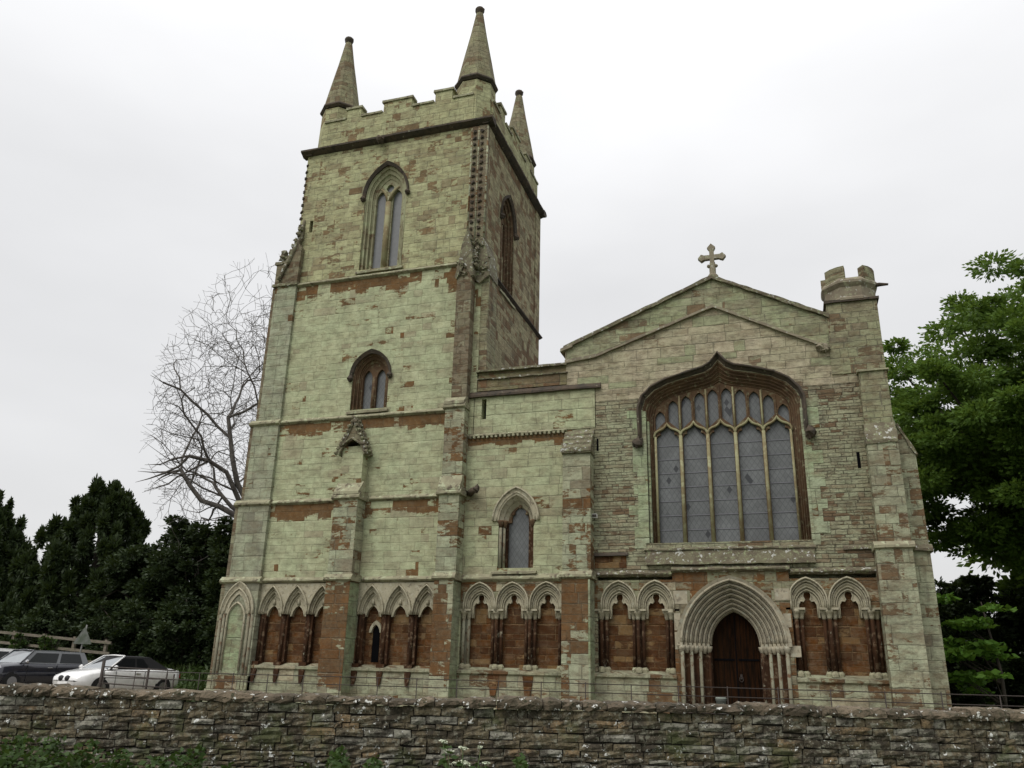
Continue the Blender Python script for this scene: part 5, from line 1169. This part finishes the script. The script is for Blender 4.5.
def car(name, label, loc, rz, st, cab, wheels, paint, roof, soft=False, wr=.31, hl=(1.95, .62, .68, .12), grille='split', Wc=.875, wind='screen'):
    t = thing(name, label, 'car', loc, rz, None)
    def L(mb, n, mt, par=None): mb.local = True; return mb.build(n, M[mt], par or t)
    m = MB(); vs = []; K = 8
    for (x, zb, zs, zt, w_) in st:
        half = [(0, zb), (w_ * .86, zb), (w_ * .985, zb + .14), (w_, zb + (zs - zb) * .55), (w_ * .985, zs - .07), (w_ * .93, zs - .01), (w_ * .55, zt - .005), (0, zt)]
        vs += [(x, y, z) for y, z in half] + [(x, -y, z) for y, z in half[1:-1][::-1]]
    k = 14; n = len(st)
    m.add(vs, [(i * k + j, i * k + (j + 1) % k, (i + 1) * k + (j + 1) % k, (i + 1) * k + j) for i in range(n - 1) for j in range(k)] + [tuple(range(k)), tuple((n - 1) * k + j for j in range(k))[::-1]], True)
    bo = L(m, 'body', paint)
    # cab: bx0/bx1 belt ends, rx0/rx1 roof ends
    bx0, bx1, rx0, rx1, zb_, zr, wb, wr_ = cab
    m = MB(); e = .05
    V = [(bx0, wb, zb_), (bx1, wb, zb_), (rx1, wr_, zr), (rx0, wr_, zr)]; V = V + [(x, -y, z) for x, y, z in V] + [(( rx0 + rx1) / 2, 0, zr + .05), (rx0 - .02, 0, zr + .03), (rx1 + .03, 0, zr + .03)]
    m.add(V, [(0, 1, 2, 3), (5, 4, 7, 6), (1, 5, 6, 10, 2), (4, 0, 3, 9, 7), (3, 2, 10, 8, 9), (7, 9, 8, 10, 6), (0, 4, 5, 1)]); L(m, 'soft_top' if soft else 'roof', roof)
    def lerp(a, b, u): return tuple(a[i] + (b[i] - a[i]) * u for i in range(3))
    def pane(m, q, inset, push):
        c = [sum(p[i] for p in q) / 4 for i in range(3)]
        nn = (Vector(q[1]) - Vector(q[0])).cross(Vector(q[3]) - Vector(q[0])).normalized()
        if nn.dot(Vector(c) - Vector(((bx0 + bx1) / 2, 0, zb_))) < 0: nn = -nn
        a = [Vector(lerp(p, c, inset)) + nn * push for p in q]; m.add([tuple(p) for p in a] + [tuple(p - nn * .02) for p in a], [(0, 1, 2, 3), (4, 5, 6, 7), (0, 1, 5, 4), (1, 2, 6, 5), (2, 3, 7, 6), (3, 0, 4, 7)])
    m = MB(); pane(m, [V[1], V[5], V[6], V[2]], .07, .012); ws = L(m, 'windscreen', wind)
    m = MB()
    for sy in (1, -1): m.tube([(bx1 + .02, sy * (wb - .01), zb_), (rx1 + .02, sy * wr_, zr + .02)], .03, 5)
    m.tube([(rx1 + .02, wr_, zr + .02), (rx1 + .05, 0, zr + .045), (rx1 + .02, -wr_, zr + .02)], .028, 5); L(m, 'windscreen_frame', paint, ws)
    m = MB(); pane(m, [V[0], V[4], V[7], V[3]], .14, .012); L(m, 'rear_window', 'carglass')
    for o_ in (0, 4):
        a, b, c, d = V[o_], V[o_ + 1], V[o_ + 2], V[o_ + 3]
        for u0, u1 in (((.10, .46), (.50, .93)) if not soft else ((.34, .56), (.60, .95))):
            q = [lerp(a, b, u0), lerp(a, b, u1), lerp(d, c, min(1, u1 + .0)), lerp(d, c, u0)]; q = [lerp(q[0], q[3], .08), lerp(q[1], q[2], .08), lerp(q[1], q[2], .86), lerp(q[0], q[3], .86)]
            m = MB(); pane(m, q, .03, .012); L(m, 'side_window', 'darkglass' if soft else 'carglass')
    for sx in wheels:
        for sy in (1, -1):
            m = MB(); y0 = sy * (Wc - .03)
            tf = lambda r_, n_, ya, yb, M_: [M_.add([(sx + r_ * math.cos(2 * PI * i / n_), y, wr + r_ * math.sin(2 * PI * i / n_)) for y in (ya, yb) for i in range(n_)], [(i, (i + 1) % n_, (i + 1) % n_ + n_, i + n_) for i in range(n_)] + [tuple(range(n_)), tuple(range(n_, 2 * n_))])]
            tf(wr + .055, 20, y0 - sy * .15, y0 + sy * .022, m); L(m, 'wheel_arch', 'black')  # black disc painted in for the shaded hollow round the wheel
            m = MB(); tf(wr, 20, y0 - sy * .18, y0 + sy * .035, m); wh = L(m, 'wheel', 'tyre')
            m = MB(); tf(wr * .62, 14, y0 - sy * .02, y0 + sy * .045, m); L(m, 'rim', 'rim', wh)
    xf = st[-1][0]; hx, hz0, hz1, hw_ = hl
    for sy in (1, -1):
        m = MB(); m.blob((hx, sy * .60, (hz0 + hz1) / 2), .17, 3, .06, (.85, 1.0, hw_ / .17 * .62)); L(m, 'headlight', 'lamp')
        m = MB(); m.blob((bx1 - .12, sy * (Wc + .08), zb_ + .06), .10, 5, .05, (.7, 1, .75)); m.box(bx1 - .15, bx1 - .09, min(sy * Wc, sy * (Wc + .05)) - .05, max(sy * Wc, sy * (Wc + .05)), zb_ - .0, zb_ + .04); L(m, 'wing_mirror', paint if paint == 'car_white' else 'chrome')
        m = MB(); m.box(-.25, -.05, sy * (Wc + .0) - .012, sy * (Wc + .0) + .02, st[4][2] - .16, st[4][2] - .13); L(m, 'door_handle', 'chrome')
        m = MB(); m.box(st[0][0] - .01, st[0][0] + .14, sy * .66 - .09, sy * .66 + .09, .66, .80); L(m, 'tail_light', 'redlamp')
        m = MB(); m.box(bx1 - .24, bx1 - .225, sy * Wc - .004, sy * Wc + .006, .3, st[4][2] - .05); m.box(-.45, -.435, sy * Wc - .004, sy * Wc + .006, .3, st[4][2] - .05); L(m, 'door_gap', 'black')
    if grille == 'split':
        for sy in (1, -1): m = MB(); m.blob((xf - .02, sy * .17, .60), .14, 2, .03, (.5, 1.0, .75)); L(m, 'grille', 'black')
    else: m = MB(); m.box(xf - .10, xf + .01, -.4, .4, .42, .56); L(m, 'grille', 'black')
    m = MB(); m.box(xf - .12, xf + .02, -.55, .55, .26, .38); L(m, 'lower_grille', 'black')
    m = MB(); m.box(xf - .01, xf + .03, -.26, .26, .40, .50); L(m, 'number_plate', 'car_white')
    return t
conv = [(-2.18, .42, .84, .87, .68), (-2.10, .32, .92, .95, .78), (-1.75, .24, .97, 1.01, .855), (-1.2, .21, .96, .98, .875), (-.3, .19, .935, .95, .875), (.5, .19, .925, .95, .875), (.95, .2, .90, .965, .875), (1.35, .21, .86, .93, .865), (1.75, .23, .79, .86, .835), (2.0, .26, .72, .78, .77), (2.12, .32, .66, .70, .68), (2.18, .40, .58, .60, .56)]
mini = [(-1.92, .36, .90, .93, .74), (-1.86, .26, .96, .98, .80), (-1.5, .22, .98, 1.0, .84), (-1.0, .20, .97, .99, .85), (-.3, .19, .96, .97, .85), (.5, .19, .95, .97, .85), (.85, .19, .94, .99, .85), (1.2, .2, .91, .97, .845), (1.6, .22, .86, .92, .82), (1.82, .25, .78, .84, .76), (1.92, .32, .68, .72, .68), (1.96, .40, .58, .60, .58)]
RZ = -1.745
car('parked_car', 'white convertible with black soft top and twin-oval grille, parked behind the metal hurdle', (-23.85, 2.4, .50), RZ, conv, (-1.62, 1.02, -.80, .30, .93, 1.37, .78, .58), (-1.33, 1.33), 'car_white', 'softtop', True)
car('parked_car', 'small dark navy hatchback with grey roof parked left of the white convertible', (-28.0, 2.4, .60), RZ, mini, (-1.86, .98, -1.66, .45, .95, 1.40, .78, .62), (-1.22, 1.24), 'car_navy', 'roofgrey', False, .30, (1.72, .70, .86, .17), 'wide', .85)
car('parked_car', 'white hatchback at the left edge behind the dark navy car', (-31.9, 3.6, .60), RZ, conv, (-2.0, 1.1, -1.5, .25, .93, 1.47, .80, .60), (-1.33, 1.33), 'car_white', 'car_white', False, .32, grille='wide', wind='screen')

# ================================================================ fence, hurdle, sign
M['oldwood'] = rough('weathered_fence_wood', (.19, .165, .13), (.13, .11, .09), (.09, .11, .05), 4, stretch=(1, 1, 3))
FZ = lambda x: 2.93 + (x + 36.4) * -.062
t = thing('wooden_fence', 'weathered wooden post and rail fence on the bank behind the parked cars', 'fence', (-36, 8, ground_z(-36, 8)))
for dz in (0, -.46, -.9):
    m = MB(); m.add([(x, y, FZ(x) + dz + z) for x in (-54, -29.6) for y in (7.93, 8.0) for z in (-.06, .06)], [(0, 1, 3, 2), (4, 5, 7, 6), (0, 1, 5, 4), (2, 3, 7, 6), (0, 2, 6, 4), (1, 3, 7, 5)]); m.build('rail', M['oldwood'], t)
x = -54
while x < -29.5: m = MB(); m.box(x - .07, x + .07, 8.0, 8.12, ground_z(x, 8) - .3, FZ(x) + .12); m.build('post', M['oldwood'], t); x += 1.85
for i, (x, w_, lb_) in enumerate(((-34.8, .34, 'small ivy bush on the fence above the bonnet of the dark car'), (-32.95, .38, 'small ivy bush on the fence above the roof of the dark car'))):
    zz = ground_z(x, 7.8); leafclump_tree('ivy_bush', lb_, 'bush', (x, 7.75, zz), (x, 7.75, zz + .85), (w_, .3, .85), 16, 90, .22, .085, 'leaf_nettle', .03, 140 + i, 'ivy bushes on the fence')
t = thing('warning_sign', 'grey back of a triangular road sign on a leaning post behind the cars', 'sign', (-29.3, 6, ground_z(-29.3, 6)), .5)
m = MB(); m.tube([(-.12, 0, -.1), (.04, 0, 2.75 - .2)], .035, 8); m.local = True; m.build('post', plain('galvanised_post', (.16, .16, .15), .6), t)
m = MB(); m.prism([(-.36, 1.75), (.36, 1.75), (.36, 1.80), (.03, 2.42), (-.03, 2.42), (-.36, 1.80)], [], -.06, -.045); m.local = True; m.build('sign_plate', rough('dull_grey_sign_back', (.17, .18, .165), (.10, .12, .09), None, 5), t)
m = MB(); m.box(-.3, .3, -.044, -.03, 1.85, 1.9); m.box(-.15, .15, -.044, -.03, 2.15, 2.2); m.local = True; m.build('bracket', M['ironwork'], t)
t = thing('metal_hurdle', 'rusty three-bar metal hurdle gate in front of the white convertible', 'gate', (-19.3, -2, .45))
for i, z in enumerate((1.52, 1.26, 1.02, .80)):
    m = MB(); m.tube([(-20.55, -2, z + (.02 if i else -.0)), (-17.8, -2, z - .06)], .020, 5); m.build('bar', M['ironwork'], t)
for x, z, r_ in ((-20.52, 1.70, .05), (-18.78, 1.52, .035), (-18.08, 1.38, .022), (-17.82, 1.36, .022)): m = MB(); m.tube([(x, -2, .1), (x, -2, z)], r_, 6); m.build('post', M['ironwork'], t)
# rough grass tufts along the back of the churchyard
L_ = []; rb = random.Random(8)
for i in range(14000):
    x = rb.uniform(-52, -18); y = rb.uniform(4.5, 10.5); L_.append((x, y, ground_z(x, y) + rb.uniform(.0, .22)))
M['grassblade'] = leafmat('grass_blades', (.028, .05, .013), (.045, .075, .018), (.05, .06, .022), .1)
o = leaves('rough_grass', L_, .10, 'grassblade', None, 8, elong=3.2, flat=2.0); o['kind'] = 'stuff'; o['label'] = 'rough green grass on the bank behind the parked cars'; o['category'] = 'grass'
